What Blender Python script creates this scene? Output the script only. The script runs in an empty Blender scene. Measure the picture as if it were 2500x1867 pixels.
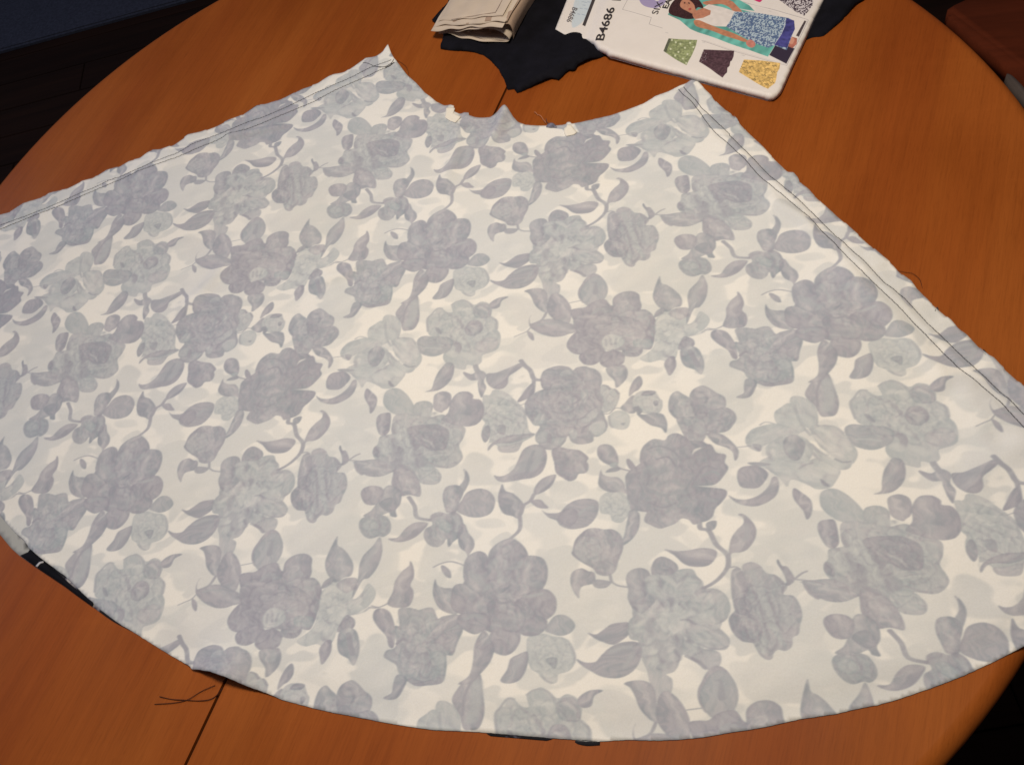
import bpy, bmesh, math, random
import numpy as np
from mathutils import Vector, Matrix
from mathutils.geometry import delaunay_2d_cdt
random.seed(7); rng = np.random.default_rng(7)
S = bpy.context.scene
C = S.collection

# ------------------------------------------------------------------ camera
# pose recovered from the cloth's repeating print and the round table edge
PX_W, PX_H, FPX = 2500.0, 1867.0, 2130.0
RES=[(942,579,-0.0127,-0.0084),(1859,726,0.0030,0.0009),(184,1130,-0.0007,-0.0041),(1061,1386,0.0084,0.0081),(942,579,-0.0132,-0.0082),(1193,634,0.0065,0.0035),(427,1234,-0.0085,-0.0061),(1405,1528,0.0014,0.0028),(842,784,-0.0179,-0.0125),(1798,975,-0.0028,-0.0045),(937,1703,0.0045,0.0013),(123,616,0.0215,0.0190),(980,736,0.0060,0.0091),(1974,937,-0.0029,-0.0016),(184,1353,-0.0085,-0.0075),(1120,1670,0.0049,0.0020),(757,538,-0.0078,-0.0035),(1610,677,0.0006,-0.0016),(1967,1653,0.0005,0.0021),(826,1308,0.0017,0.0020),(15,1068,-0.0001,-0.0036),(842,537,-0.0150,-0.0055),(1713,674,0.0027,0.0015),(2107,1668,0.0001,0.0000),(927,1313,0.0041,0.0037),(92,1071,0.0011,-0.0041),(764,394,-0.0025,-0.0012),(1574,505,0.0053,0.0006),(832,1089,0.0025,0.0017),(1904,1373,-0.0039,-0.0011),(61,887,0.0041,0.0021),(778,974,-0.0138,-0.0068),(1777,1211,-0.0009,-0.0005),(1486,410,0.0120,0.0034),(37,784,0.0064,0.0070),(900,1005,0.0040,-0.0001),(1968,1271,-0.0069,-0.0054),(1626,433,0.0103,0.0038),(135,813,0.0057,0.0081),(824,333,-0.0040,0.0014),(1803,1259,-0.0020,-0.0030),(789,1010,-0.0137,-0.0074),(1505,437,0.0113,0.0039),(724,334,0.0081,0.0084),(40,813,0.0059,0.0072),(1622,1344,0.0041,0.0040),(632,1084,-0.0104,-0.0043),(1367,511,0.0005,-0.0039),(1243,731,-0.0048,-0.0069),(2324,922,-0.0046,0.0034),(1469,1678,0.0078,0.0048),(451,582,0.0039,-0.0009),(448,1350,-0.0042,-0.0046),(1039,959,0.0006,-0.0042),(2135,1207,-0.0020,0.0005),(250,774,0.0050,0.0012),(935,288,0.0056,0.0093)]
HM = [[662.56291169, -764.47376757, 938.1057977], [51.3696914, 472.3008721, 573.91430433], [-0.14041144, -0.07281436, 1.0]]

HM = np.array(HM)
TABLE_R = 0.56
_K = np.array([[FPX, 0, PX_W/2], [0, FPX, PX_H/2], [0, 0, 1]]); _Ki = np.linalg.inv(_K)
_G = _Ki @ HM
_n = np.cross(_G[:, 0], _G[:, 1]); _n /= np.linalg.norm(_n)
if _n[2] > 0: _n = -_n
_ex = np.cross([0, -1, 0], _n); _ex /= np.linalg.norm(_ex)
if _ex[0] < 0: _ex = -_ex
_ey = np.cross(_n, _ex)
_R = np.stack([_ex, _ey, _n])            # camera (x right, y down, z forward) -> world axes
SC = TABLE_R / 0.9004
CT = np.array([-0.42439575, 0.74896604]) * SC   # set below from table centre
def _plane_raw(q, h):
    q = np.atleast_2d(np.array(q, float))
    d = np.c_[q, np.ones(len(q))] @ _Ki.T
    X = d * (-h / (d @ _n))[:, None]
    return X @ _R.T[:, :2]
_edge = np.array([(0,425),(45,375),(90,330),(149,271),(226,199),(294,145),(362,99),(425,54),(504,0),(2262,0),(2298,27),(2336,58.6),(2412,133.5),(2457,180),(2499,237),(2454.5,1703),(2414,1760),(2373,1815),(2332,1861)], float)
_q = _plane_raw(_edge, 1.0)
_c = np.linalg.lstsq(np.c_[2*_q, np.ones(len(_q))], (_q**2).sum(1), rcond=None)[0]
_r = math.sqrt(_c[2] + _c[0]**2 + _c[1]**2)
SC = TABLE_R / _r
CAM = np.array([-_c[0]*SC, -_c[1]*SC, SC])      # camera position, table centre at the origin, top at z=0
def W(q, z=0.0):
    """photo pixel -> world point on the horizontal plane at height z"""
    h = SC - z
    p = _plane_raw(q, h) + CAM[:2]
    return np.c_[p, np.full(len(p), z)]
def PXL(p):
    """world point -> photo pixel"""
    p = np.atleast_2d(np.array(p, float))
    if p.shape[1] == 2: p = np.c_[p, np.zeros(len(p))]
    c = (p - CAM) @ _R
    return np.c_[c[:, 0]/c[:, 2]*FPX + PX_W/2, c[:, 1]/c[:, 2]*FPX + PX_H/2]
cam = bpy.data.objects.new("camera", bpy.data.cameras.new("camera")); C.objects.link(cam)
cam.data.sensor_width = 36; cam.data.sensor_fit = 'HORIZONTAL'; cam.data.lens = FPX/PX_W*36
cam.data.clip_start = 0.01; cam.data.clip_end = 50
_m = Matrix.Identity(4)
for i in range(3):
    _m[i][0] = _R[i][0]; _m[i][1] = -_R[i][1]; _m[i][2] = -_R[i][2]; _m[i][3] = CAM[i]
cam.matrix_world = _m
S.camera = cam
S.view_settings.view_transform = 'Standard'; S.view_settings.look = 'None'
S.view_settings.exposure = 0; S.view_settings.gamma = 1
S.render.engine = 'CYCLES'; S.cycles.use_denoising = True

# ------------------------------------------------------------------ light: one warm ceiling lamp, dim room
w = bpy.data.worlds.new("World"); S.world = w; w.use_nodes = True
w.node_tree.nodes['Background'].inputs[0].default_value = (0.95, 0.85, 0.92, 1)
w.node_tree.nodes['Background'].inputs[1].default_value = 0.07
def area(name, loc, target, size, power, col):
    l = bpy.data.lights.new(name, 'AREA'); l.shape = 'DISK'; l.size = size; l.energy = power; l.color = col
    o = bpy.data.objects.new(name, l); C.objects.link(o); o.location = loc
    o.rotation_euler = (Vector(target) - Vector(loc)).to_track_quat('-Z', 'Y').to_euler()
    return o
_lc = W([(1410, 850)])[0]
area("ceiling_lamp", (_lc[0], _lc[1]+.04, 1.10), (_lc[0], _lc[1], 0), 0.24, 11.7, (1.0, 0.875, 0.69))
area("room_light", (-2.2, 0.6, 1.5), (0, 0, 0), 1.4, 17, (0.60, 0.70, 1.0))

# ------------------------------------------------------------------ helpers
def tag(o, label=None, cat=None, group=None, kind=None):
    if label: o['label'] = label
    if cat: o['category'] = cat
    if group: o['group'] = group
    if kind: o['kind'] = kind
    return o
def empty(name, loc, label, cat, group=None):
    o = bpy.data.objects.new(name, None); C.objects.link(o); o.location = loc; o.empty_display_size = .05
    return tag(o, label, cat, group)
def link(name, me, mat, parent=None, smooth=True):
    o = bpy.data.objects.new(name, me); C.objects.link(o)
    if mat: me.materials.append(mat)
    if smooth:
        me.polygons.foreach_set('use_smooth', [True]*len(me.polygons))
    if parent:
        o.parent = parent; o.matrix_parent_inverse = Matrix.Translation(-parent.location)
    return o
def mesh(name, v, f):
    me = bpy.data.meshes.new(name); me.from_pydata([tuple(map(float, a)) for a in v], [], [tuple(map(int, a)) for a in f]); me.update(); return me
def solid(o, t, off=-1):
    m = o.modifiers.new("thickness", 'SOLIDIFY'); m.thickness = t; m.offset = off; return o
def tube_mesh(paths, rad, n=6, name="tube"):
    V = []; F = []
    for path in paths:
        P = [Vector(p) for p in path]; b = len(V)
        for i, p in enumerate(P):
            t = (P[min(i+1, len(P)-1)] - P[max(i-1, 0)]).normalized()
            a = t.cross(Vector((0, 0, 1)));
            if a.length < 1e-4: a = t.cross(Vector((1, 0, 0)))
            a.normalize(); c = t.cross(a)
            for k in range(n):
                th = 2*math.pi*k/n
                V.append(p + (a*math.cos(th) + c*math.sin(th))*rad)
        for i in range(len(P)-1):
            for k in range(n):
                F.append((b+i*n+k, b+i*n+(k+1) % n, b+(i+1)*n+(k+1) % n, b+(i+1)*n+k))
        F.append(tuple(b+k for k in range(n))[::-1]); F.append(tuple(b+(len(P)-1)*n+k for k in range(n)))
    return mesh(name, V, F)
def catmull(P, n=6, closed=True):
    P = np.array(P, float); m = len(P); out = []
    rngi = range(m) if closed else range(m-1)
    for i in rngi:
        if closed: a, b, c, d = P[(i-1) % m], P[i], P[(i+1) % m], P[(i+2) % m]
        else: a, b, c, d = P[max(i-1, 0)], P[i], P[i+1], P[min(i+2, m-1)]
        for k in range(n):
            t = k/n
            out.append(0.5*((2*b)+(-a+c)*t+(2*a-5*b+4*c-d)*t*t+(-a+3*b-3*c+d)*t**3))
    if not closed: out.append(P[-1])
    return np.array(out)
def seg_dist(P, line, closed=False):
    """distance of points P (n,2) to a polyline"""
    L = np.array(line, float)[:, :2]
    if closed: L = np.vstack([L, L[:1]])
    best = np.full(len(P), 1e9)
    for a, b in zip(L[:-1], L[1:]):
        d = b-a; l2 = max((d*d).sum(), 1e-18)
        t = np.clip(((P-a) @ d)/l2, 0, 1)
        best = np.minimum(best, np.hypot(*(P-a-t[:, None]*d).T))
    return best
def inside(P, poly):
    poly = np.array(poly)[:, :2]; x, y = P[:, 0], P[:, 1]; r = np.zeros(len(P), bool); j = len(poly)-1
    for i in range(len(poly)):
        xi, yi = poly[i]; xj, yj = poly[j]
        if yi != yj:
            r ^= ((yi > y) != (yj > y)) & (x < (xj-xi)*(y-yi)/(yj-yi)+xi)
        j = i
    return r
def resample(P, step, closed=True):
    P = np.array(P, float)
    if closed: P = np.vstack([P, P[:1]])
    d = np.r_[0, np.cumsum(np.hypot(*np.diff(P[:, :2], axis=0).T))]
    n = max(2, int(d[-1]/step)); t = np.linspace(0, d[-1], n+1)
    if closed: t = t[:-1]
    return np.c_[np.interp(t, d, P[:, 0]), np.interp(t, d, P[:, 1])]
def sstep(x, a, b):
    t = np.clip((x-a)/(b-a), 0, 1); return t*t*(3-2*t)
def lat_noise(g, n, seed):
    """periodic value noise on an n x n grid with g cells"""
    r = np.random.default_rng(seed).random((g, g))
    t = np.arange(n)*g/n; i = np.floor(t).astype(int); fr = t-i; fr = fr*fr*(3-2*fr); j = (i+1) % g
    a = r[i][:, i]; b = r[i][:, j]; c = r[j][:, i]; d = r[j][:, j]
    fx = fr[None, :]; fy = fr[:, None]
    return (a*(1-fx)+b*fx)*(1-fy)+(c*(1-fx)+d*fx)*fy
def pnoise(P, freq, seed):
    """smooth noise sampled at points, about -1..1"""
    r = np.random.default_rng(seed); out = np.zeros(len(P))
    for k in range(7):
        th = r.random()*2*math.pi; f = freq*(0.6+0.9*r.random()); ph = r.random()*6.28
        out += np.sin((P[:, 0]*math.cos(th)+P[:, 1]*math.sin(th))*f*6.28+ph)
    return out/3.0
def boxblur(a, r):
    if r < 1: return a
    for ax in (0, 1):
        p = np.pad(a, [(r+1, r) if k == ax else (0, 0) for k in (0, 1)], mode='edge')
        c = np.cumsum(p, axis=ax)
        n = a.shape[ax]
        hi = np.take(c, np.arange(2*r+1, 2*r+1+n), axis=ax); lo = np.take(c, np.arange(0, n), axis=ax)
        a = (hi-lo)/(2*r+1)
    return a
class Mat:
    """small wrapper for a principled node material"""
    def __init__(s, name, rough=.6, base=(.5, .5, .5)):
        s.m = bpy.data.materials.new(name); s.m.use_nodes = True; s.nt = s.m.node_tree; s.b = s.nt.nodes['Principled BSDF']
        s.b.inputs['Roughness'].default_value = rough; s.b.inputs['Base Color'].default_value = (*base, 1)
    def n(s, t, **k):
        nd = s.nt.nodes.new(t)
        for a, v in k.items():
            if a in nd.inputs: nd.inputs[a].default_value = v
            else: setattr(nd, a, v)
        return nd
    def l(s, a, b): s.nt.links.new(a, b)
    def set(s, **k):
        for a, v in k.items(): s.b.inputs[a.replace('_', ' ')].default_value = v
        return s
    def coords(s, rot=0, scale=(1, 1, 1), kind='Object'):
        tc = s.n('ShaderNodeTexCoord'); mp = s.n('ShaderNodeMapping'); mp.inputs['Rotation'].default_value = (0, 0, rot); mp.inputs['Scale'].default_value = scale
        s.l(tc.outputs[kind], mp.inputs[0]); return mp.outputs[0]
    def noise(s, vec, scale, detail=4, rough=.55):
        nd = s.n('ShaderNodeTexNoise'); nd.inputs['Scale'].default_value = scale; nd.inputs['Detail'].default_value = detail; nd.inputs['Roughness'].default_value = rough
        s.l(vec, nd.inputs['Vector']); return nd.outputs['Fac']
    def ramp(s, fac, stops):
        r = s.n('ShaderNodeValToRGB'); cr = r.color_ramp
        while len(cr.elements) < len(stops): cr.elements.new(.5)
        for e, (p, c) in zip(cr.elements, stops): e.position = p; e.color = (*c, 1) if len(c) == 3 else c
        s.l(fac, r.inputs[0]); return r.outputs[0]
    def mix(s, fac, a, b, mode='MIX'):
        m = s.n('ShaderNodeMix', data_type='RGBA', blend_type=mode)
        for sock, v in ((m.inputs[0], fac), (m.inputs[6], a), (m.inputs[7], b)):
            if hasattr(v, 'is_linked') or isinstance(v, bpy.types.NodeSocket): s.l(v, sock)
            elif isinstance(v, tuple): sock.default_value = (*v, 1)
            else: sock.default_value = v
        return m.outputs[2]
    def bump(s, h, strength=.3, dist=.0005):
        b = s.n('ShaderNodeBump'); b.inputs['Strength'].default_value = strength; b.inputs['Distance'].default_value = dist
        s.l(h, b.inputs['Height']); s.l(b.outputs[0], s.b.inputs['Normal'])
    def color(s, c): s.l(c, s.b.inputs['Base Color']); return s

# crops of the photograph in which positions were measured: name -> (x0, y0, scale)
_s = 640/2203
CR = {'C1': (800, 500, _s), 'C2': (1400, 500, _s), 'C3': (1800, 550, _s), 'C4': (800, 940, _s), 'C5': (1400, 940, _s),
      'C6': (900, 1340, _s), 'C7': (1400, 1340, _s), 'D1': (0, 450, _s), 'D2': (0, 900, _s), 'D3': (420, 900, _s), 'D4': (420, 500, _s),
      'E1': (1200, 150, _s), 'E2': (1860, 850, _s), 'E3': (1860, 1250, _s), 'E4': (700, 150, _s),
      'F1': (1220, 840, 480/2203), 'F2': (1220, 660, 480/2203),
      'T1': (1040, 0, 500/2212), 'T2': (1340, 0, 700/2212), 'T3': (1900, 0, 600/2203), 'T4': (0, 0, 1000/2212), 'T5': (0, 1200, 900/2212),
      'G4': (1640, 0, 500/2212), 'G5': (1520, 0, 380/2212), 'TP': (850, 90, 300/2065), 'WS': (1240, 240, 240/2203), 'RS': (1780, 280, 400/2203), 'PX': (0, 0, 1)}
def cr(c, txt):
    x0, y0, s = CR[c]
    if isinstance(txt, str): txt = [tuple(map(float, a.split(','))) for a in txt.split()]
    return np.array([(x0+x*s, y0+y*s) for x, y in txt])

# ------------------------------------------------------------------ the printed floral tile (drawn stroke by stroke into one repeat)
_Hi = np.linalg.inv(HM); _res = np.array(RES)
def UV(px):
    """photo pixel on the cloth -> repeat coordinates of the print"""
    px = np.atleast_2d(px); q = np.c_[px, np.ones(len(px))] @ _Hi.T; q = q[:, :2]/q[:, 2:]
    d2 = ((px[:, None, :]-_res[None, :, :2])**2).sum(2); wt = np.exp(-d2/(2*170.0**2))
    return q + (wt @ _res[:, 2:])/(wt.sum(1)+.25)[:, None]
TRACES = """# ghosts
C7 g .2 1|170,1300 200,1200 330,1190 430,1300 500,1500 470,1600 300,1590 220,1480
C7 g .2 1|1500,900 1700,850 1900,830 2100,860 2200,950 2100,1200 1900,1300 1700,1260 1500,1280 1400,1100
C6 g .2 1|480,200 560,140 640,300 560,420 500,560 390,480 470,340
C6 g .2 .8|1780,350 2000,330 2200,330 2200,620 2000,640 1850,720 1760,650 1600,560 1650,420
C6 g .2 1|0,760 150,740 240,1000 200,1200 20,1340 -100,1100
C6 g .2 1|1260,1170 1330,1000 1560,1150 1700,1060 1740,1140 1500,1190
C5 g .16 .9|500,1370 600,1420 660,1500 560,1560 430,1560
C5 g .14 .9|620,1380 640,1240 760,1260 770,1360 650,1480
C5 g .14 .9|900,1240 1000,1240 1080,1330 1000,1380 930,1330
C5 g .22 1|1320,960 1650,1050 1650,1150 1500,1150 1380,1120 1250,1080
C5 g .2 1|1900,1420 2150,1430 2200,1550 2100,1620 1950,1640 1800,1580
C5 s .25 1 24|1750,1290 1820,1360 1850,1420
C5 s .25 1 26|1850,1380 1970,1340
F2 g .18 .6|60,350 250,320 400,380 500,480 420,560 340,640 220,600 140,480
F2 g .16 .6|170,860 300,800 500,760 760,800 760,950 880,1060 600,1080 400,1130 280,1040 200,960
F2 g .16 .6|0,1000 150,990 240,1040 100,1120 0,1150
F2 g .18 .7|1200,50 1500,30 1750,60 1800,200 1600,260 1300,260 1230,150
C1 g .2 .9|380,300 450,160 650,180 500,250 420,330
C1 g .18 .8|1150,100 1350,150 1330,290 1200,300
C1 g .2 .9|1370,340 1700,300 1700,440 1500,480 1380,600 1350,560
C4 g .2 1|60,1010 200,1000 280,1050 280,1180 200,1300 100,1270 0,1100
C4 g .2 1|170,1370 340,1350 480,1400 580,1480 520,1640 430,1650 300,1550
C4 g .18 .9|600,1020 690,1000 760,1130 640,1110
C4 g .2 .8|1180,600 1280,580 1400,660 1380,750 1480,850 1440,850 1200,850 1120,760
C4 g .18 .9|1250,1150 1440,1130 1500,1200 1300,1210
C4 g .2 .9|1900,830 2100,820 2200,900 2050,980 1900,1020 1870,940
C4 g .2 .9|1830,1420 1950,1370 2050,1400 2100,1500 2060,1640 1850,1600
C4 g .22 1|0,380 200,350 330,400 420,460 300,560 180,570 100,460
C4 g .18 1|100,120 300,60 330,240 200,330 100,300
C2 g .16 .8|780,300 860,330 840,420 930,440 780,450
C2 g .16 .8|250,580 400,560 560,600 600,700 480,740 300,700
C2 g .18 .9|1120,700 1250,680 1290,780 1270,980 1150,960
C2 g .2 .9|1100,1480 1240,1430 1320,1480 1260,1650 1080,1580
C2 g .16 .8|1450,980 1580,960 1640,1010 1560,1040
C2 g .2 .9|1350,100 1600,60 1650,230 1700,420 1500,400 1330,330
C1 g .18 .9|0,830 80,830 90,920 60,1000 0,980
D4 g .2 .9|1230,850 1380,820 1400,920 1380,980 1280,900
D3 g .18 .9|1450,560 1560,530 1700,560 1720,680 1560,660
# J light daisy
C1 f .5 .9|470,990 490,945 540,940 590,960 620,1010 620,1080 580,1160 520,1140 490,1060
C1 f .47 1|350,1060 400,1020 470,990 500,1100 520,1160 420,1200 350,1130
C1 f .5 .8|120,1240 170,1180 240,1150 350,1130 460,1170 440,1220 300,1250 210,1290 180,1320 125,1290
C1 f .45 .8|160,1400 260,1350 380,1380 480,1370 560,1350 640,1400 660,1440 600,1520 560,1550 480,1560 430,1530 340,1500 300,1550 270,1500 220,1450
C1 f .47 .9|520,1250 600,1330 660,1370 740,1385 710,1420 650,1420 560,1350
C1 f .5 .7|550,1150 640,1130 740,1170 770,1230 800,1290 790,1340 740,1390 680,1380 620,1320 570,1260
C1 f .48 .9|230,1300 290,1250 400,1200 500,1220 530,1290 480,1370 400,1390 300,1370 250,1350
C1 f .88 .3|345,1290 370,1230 430,1200 470,1220 490,1260 440,1350 390,1375 355,1340
C1 s .75 .4 10|550,1160 600,1240 620,1290
C1 s .75 .4 12|640,1130 710,1140 750,1180
C1 s .9 .4 14|650,1355 690,1375 740,1370
C1 s .7 .4 9|530,1260 570,1320 610,1330
C1 s .7 .6 9|495,1000 500,1120 540,1200
C1 s .7 .5 12|240,1140 280,1120 330,1130
C1 s .7 .5 10|500,1240 530,1330 560,1370
C1 s .7 .4 20|410,1425 450,1400 500,1385
C1 s .65 .5 16|260,1290 240,1330 260,1380
C1 f .8 .3|160,1270 210,1280 190,1320 165,1300
C1 f .85 .3|520,1490 545,1510 568,1540 530,1535
C1 f .8 .3|90,1400 150,1392 240,1402 150,1420
C1 s .3 .5 14|560,1200 640,1300 690,1330
C1 s .36 .8 16|600,1150 700,1220 760,1290
# 26
C5 f .93 .1|1375,770 1400,710 1480,690 1570,700 1630,750 1620,800 1560,870 1480,880 1400,860
C5 f .92 .2|1300,935 1370,970 1470,970 1570,930 1640,860 1670,790 1710,790 1725,860 1700,940 1620,1000 1520,1030 1410,1015 1350,985
C5 f .92 .1|1850,880 1920,920 1990,980 2003,1050 1990,1110 1957,1140 1930,1070 1870,1000 1840,940
C1 f .9 .2|760,780 775,870 778,970 740,1050 690,1068 640,1065 620,1000 580,940 600,890 680,810
C1 s .6 .8 40|740,830 730,930 690,1020
C1 s .95 .1 10|730,790 660,900 640,1000
# K
C1 f .56 .8|930,890 970,890 1010,920 1060,920 1050,860 1100,830 1150,815 1210,850 1250,860 1300,835 1360,850 1390,900 1380,960 1430,990 1430,1060 1455,1100 1460,1160 1440,1220 1390,1250 1310,1280 1300,1340 1250,1370 1180,1360 1160,1400 1100,1390 1040,1370 990,1330 980,1280 1020,1200 960,1140 880,1120 850,1080 845,980 880,940 910,930
C1 f .75 .5|1230,900 1270,860 1340,850 1380,900 1370,960 1300,970 1250,960
C1 f .6 .3|1280,1160 1400,1130 1440,1180 1400,1240 1300,1260 1240,1210
C1 f .85 .3|1160,1060 1200,1000 1270,990 1310,1030 1300,1080 1240,1115 1180,1110
C1 f .9 .2|915,1050 945,1058 968,1100 940,1098
C1 s .8 .3 14|1080,960 1120,1000 1150,1060
C1 s .85 .2 30|1060,1170 1110,1210 1090,1270
C1 s .8 .3 12|1160,1150 1190,1200 1200,1220
C1 s .75 .3 9|1270,1170 1360,1165 1430,1160
C1 s .75 .4 10|1050,860 1100,830 1180,830 1230,880 1240,930
C1 s .75 .4 10|1380,960 1430,1000 1430,1060
C1 s .8 .4 10|1440,1220 1400,1250 1310,1275
C1 s .8 .4 11|850,1080 845,980 880,940 930,890 970,890
C1 s .75 .4 10|940,990 980,940 1020,935 1060,960
C1 s .35 .9 34|1110,900 1180,900 1200,960
C1 s .38 .9 30|1100,1100 1130,1150 1190,1180
C1 s .38 .9 40|1050,1260 1080,1280
C1 s .4 .9 40|1160,1270 1220,1310
C1 s .4 .9 22|1260,1120 1330,1100 1400,1060
C1 f .78 .5|760,1160 810,1120 900,1125 1000,1130 1060,1160 1040,1230 970,1270 900,1290 830,1280 780,1250
C1 s .9 .2 12|860,1190 950,1180 1010,1200
C1 s .55 .9 20|820,1220 900,1220 960,1230
C1 f .92 .1|1370,850 1410,820 1460,800 1525,797 1470,830 1450,880 1400,895 1370,880
C1 f .92 .2|825,1583 880,1560 900,1500 930,1430 970,1380 1010,1340 1060,1350 1070,1400 1050,1470 1000,1530 930,1570
C1 f .88 .3|1150,1420 1220,1440 1270,1410 1320,1420 1340,1450 1320,1500 1340,1550 1320,1600 1300,1635 1280,1590 1270,1520 1270,1490 1210,1490 1160,1450
C1 s .85 .3 22|1250,1370 1260,1400 1280,1430
# bud
C1 f .93 .15|1345,1440 1420,1430 1500,1400 1570,1370 1620,1350 1660,1360 1600,1410 1530,1460 1520,1520 1480,1560 1420,1565 1370,1540 1345,1500
C1 s .9 .2 22|1630,1325 1665,1370 1710,1410 1740,1480 1800,1492
F1 s .9 .2 22|390,400 390,480 380,570
F1 f .92 .1|385,470 385,600 310,640 210,670 260,590 330,500
# N
C4 f .52 .8|1310,110 1370,100 1400,60 1450,60 1520,90 1600,160 1660,220 1680,300 1700,400 1750,430 1690,470 1640,500 1610,560 1560,580 1460,575 1440,530 1400,500 1360,500 1350,540 1370,450 1330,495 1300,440 1310,370 1330,330 1300,290 1320,240
C4 f .85 .2|1300,430 1330,360 1365,360 1370,440 1330,495
C4 f .8 .2|1355,565 1360,530 1420,480 1520,440 1620,430 1750,425 1650,470 1560,500 1460,500 1400,520
C4 f .8 .3|1440,350 1500,360 1490,430 1440,410
C4 s .75 .4 9|1375,370 1400,340 1440,370 1440,410 1400,430
C4 s .72 .5 12|1400,240 1500,290 1600,330 1620,380
C4 s .7 .5 10|1390,170 1480,220 1560,250 1640,280
C4 s .68 .6 10|1440,120 1560,160 1620,220
C4 s .7 .4 12|1330,250 1400,290 1480,340
C4 s .36 1 30|1340,180 1430,200 1500,250
C4 s .38 1 24|1450,100 1540,130
C4 f .62 .3|1440,530 1540,520 1640,480 1610,560 1560,580 1460,575
C4 s .35 .6 12|1360,500 1410,490
# M
F1 f .86 .2|470,400 500,330 580,290 680,270 780,285 830,320 870,290 960,275 1010,290 1080,310 1140,370 1150,450 1140,490 1120,560 1000,620 800,620 600,560 500,530 470,460
F1 f .84 .25|290,700 320,640 390,580 500,535 650,520 900,500 1100,530 1160,560 1180,650 1150,750 1170,800 1200,900 1210,960 1180,1010 1110,1055 1060,1060 1050,1110 980,1135 880,1140 810,1110 780,1050 760,1060 740,1110 690,1165 620,1190 540,1190 470,1150 420,1110 410,1040 430,1000 460,940 400,930 370,900 340,860 300,800
F1 s .85 .2 16|230,710 290,690
F1 f .62 .5|380,870 420,810 500,800 520,860 480,920 420,935 375,910
F1 f .55 .7|780,1010 830,970 880,1010 860,1080 820,1080
F1 f .52 .6|1000,960 1060,900 1160,880 1200,930 1180,1000 1110,1050 1040,1020
F1 f .6 .5|910,880 1000,800 1080,740 1110,800 1060,870 960,900
F1 f .66 .5|410,1070 460,1000 550,1010 550,1080 500,1130 430,1120
F1 f .66 .5|590,1090 660,1060 740,1060 720,1110 680,1150 600,1150
F1 f .62 .6|920,540 980,530 1000,600 960,690 920,620
F1 f .72 .3|490,660 560,630 560,700 500,730
F1 f .66 .2|830,650 900,620 910,700 850,760
F1 f .7 .5|670,370 720,320 800,310 830,350 760,390
F1 f .68 .3|960,300 1020,310 1040,400 1000,420
F1 f .7 .4|590,480 680,460 720,500 640,520
F1 f .56 .6|1130,580 1140,500 1180,480 1260,520 1320,540 1350,600 1330,670 1300,730 1200,790 1150,770 1170,660
F1 s .9 .2 16|1160,485 1210,495 1240,530
F1 s .88 .2 14|1290,530 1340,580
F1 s .95 .1 14|870,870 960,830 1010,770
F1 s .95 .1 20|600,770 700,800 850,750 890,680
F1 s .95 .1 16|1060,530 1100,620 1160,680
F1 s .95 .1 14|540,560 600,470
F1 s .95 .1 26|1010,920 950,960 930,1010
F1 s .95 .1 20|880,1060 960,1080 1040,1100
F1 s .9 .2 12|1170,850 1200,900 1205,950
F1 s .95 .1 26|800,560 900,640 800,700 680,680
F1 s .95 .1 24|560,1030 560,1130
F1 s .93 .1 20|530,820 640,880 780,880 860,860
F1 s .6 .5 16|540,880 640,870 720,900
F1 s .62 .5 20|660,920 760,910 840,900
F1 s .63 .3 18|760,620 800,680 770,740
F1 s .95 .2 50|530,1160 600,1180 660,1170
# trio
F1 s .9 .2 14|1150,800 1230,800 1300,740 1370,745
F1 f .92 .1|1455,610 1460,530 1500,440 1560,380 1595,410 1600,470 1560,530 1510,560
F1 f .82 .2|1360,740 1410,680 1460,620 1510,600 1530,700 1520,790 1440,790
F1 f .48 .6|1490,660 1520,590 1580,550 1650,545 1740,550 1790,620 1825,660 1820,740 1780,790 1700,800 1600,790 1520,760
F1 f .88 .2|1590,592 1640,545 1750,550 1720,590 1650,600
F1 f .82 .3|1725,665 1765,652 1775,700 1740,710
F1 f .88 .2|1500,735 1560,720 1600,770 1560,805
F1 f .9 .3|1540,800 1620,810 1720,790 1820,800 1860,850 1880,920 1865,1015 1810,960 1700,930 1600,860
F1 f .46 .9|1225,850 1250,800 1320,770 1400,780 1460,830 1455,930 1400,980 1300,970 1240,930
F1 s .8 .3 14|1230,830 1240,920 1270,955
F1 f .75 .4|1360,912 1410,905 1390,935
# fan, leaf
F1 f .85 .2|440,1150 520,1120 620,1150 690,1170 620,1200 540,1200 480,1190
F1 f .93 .12|590,1240 610,1190 680,1170 760,1190 850,1200 920,1220 1000,1290 980,1330 1000,1370 995,1430 960,1465 890,1475 860,1530 790,1555 720,1520 640,1460 620,1350
C4 f .92 .15|1405,770 1440,780 1500,770 1570,720 1610,640 1650,560 1720,520 1790,520 1840,570 1845,650 1810,740 1740,790 1650,805 1560,820 1480,828 1430,810
C4 s .72 .6 40|1780,560 1770,650 1720,720
C4 s .78 .5 30|1690,560 1670,650 1640,730
C4 s .93 .5 16|1740,570 1700,660 1690,730
C4 f .92 .1|1475,845 1500,900 1560,920 1620,970 1655,1020 1650,1080 1610,1130 1560,1110 1490,1090 1450,1030 1440,950 1455,890
C4 f .93 .05|1920,765 1915,810 1880,870 1820,910 1750,935 1740,900 1770,840 1830,790
C4 f .9 .1|1715,985 1790,975 1830,1010 1860,1045 1790,1045 1740,1020
C4 s .9 .1 24|1740,930 1710,985 1655,1020 1630,1080
C4 s .9 .1 22|1620,1110 1625,1200 1600,1250 1530,1310
C4 f .9 .3|1800,1055 1840,1085 1900,1090 1960,1080 2020,1020 2100,980 2200,970 2270,990 2283,1040 2260,1120 2200,1190 2130,1215 2040,1222 1960,1190 1930,1150 1860,1120
C4 f .97 .05|1940,1140 2000,1060 2090,1060 2110,1130 2040,1200
C4 s .72 .7 30|2120,1100 2180,1050 2230,1040
# C peony
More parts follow.
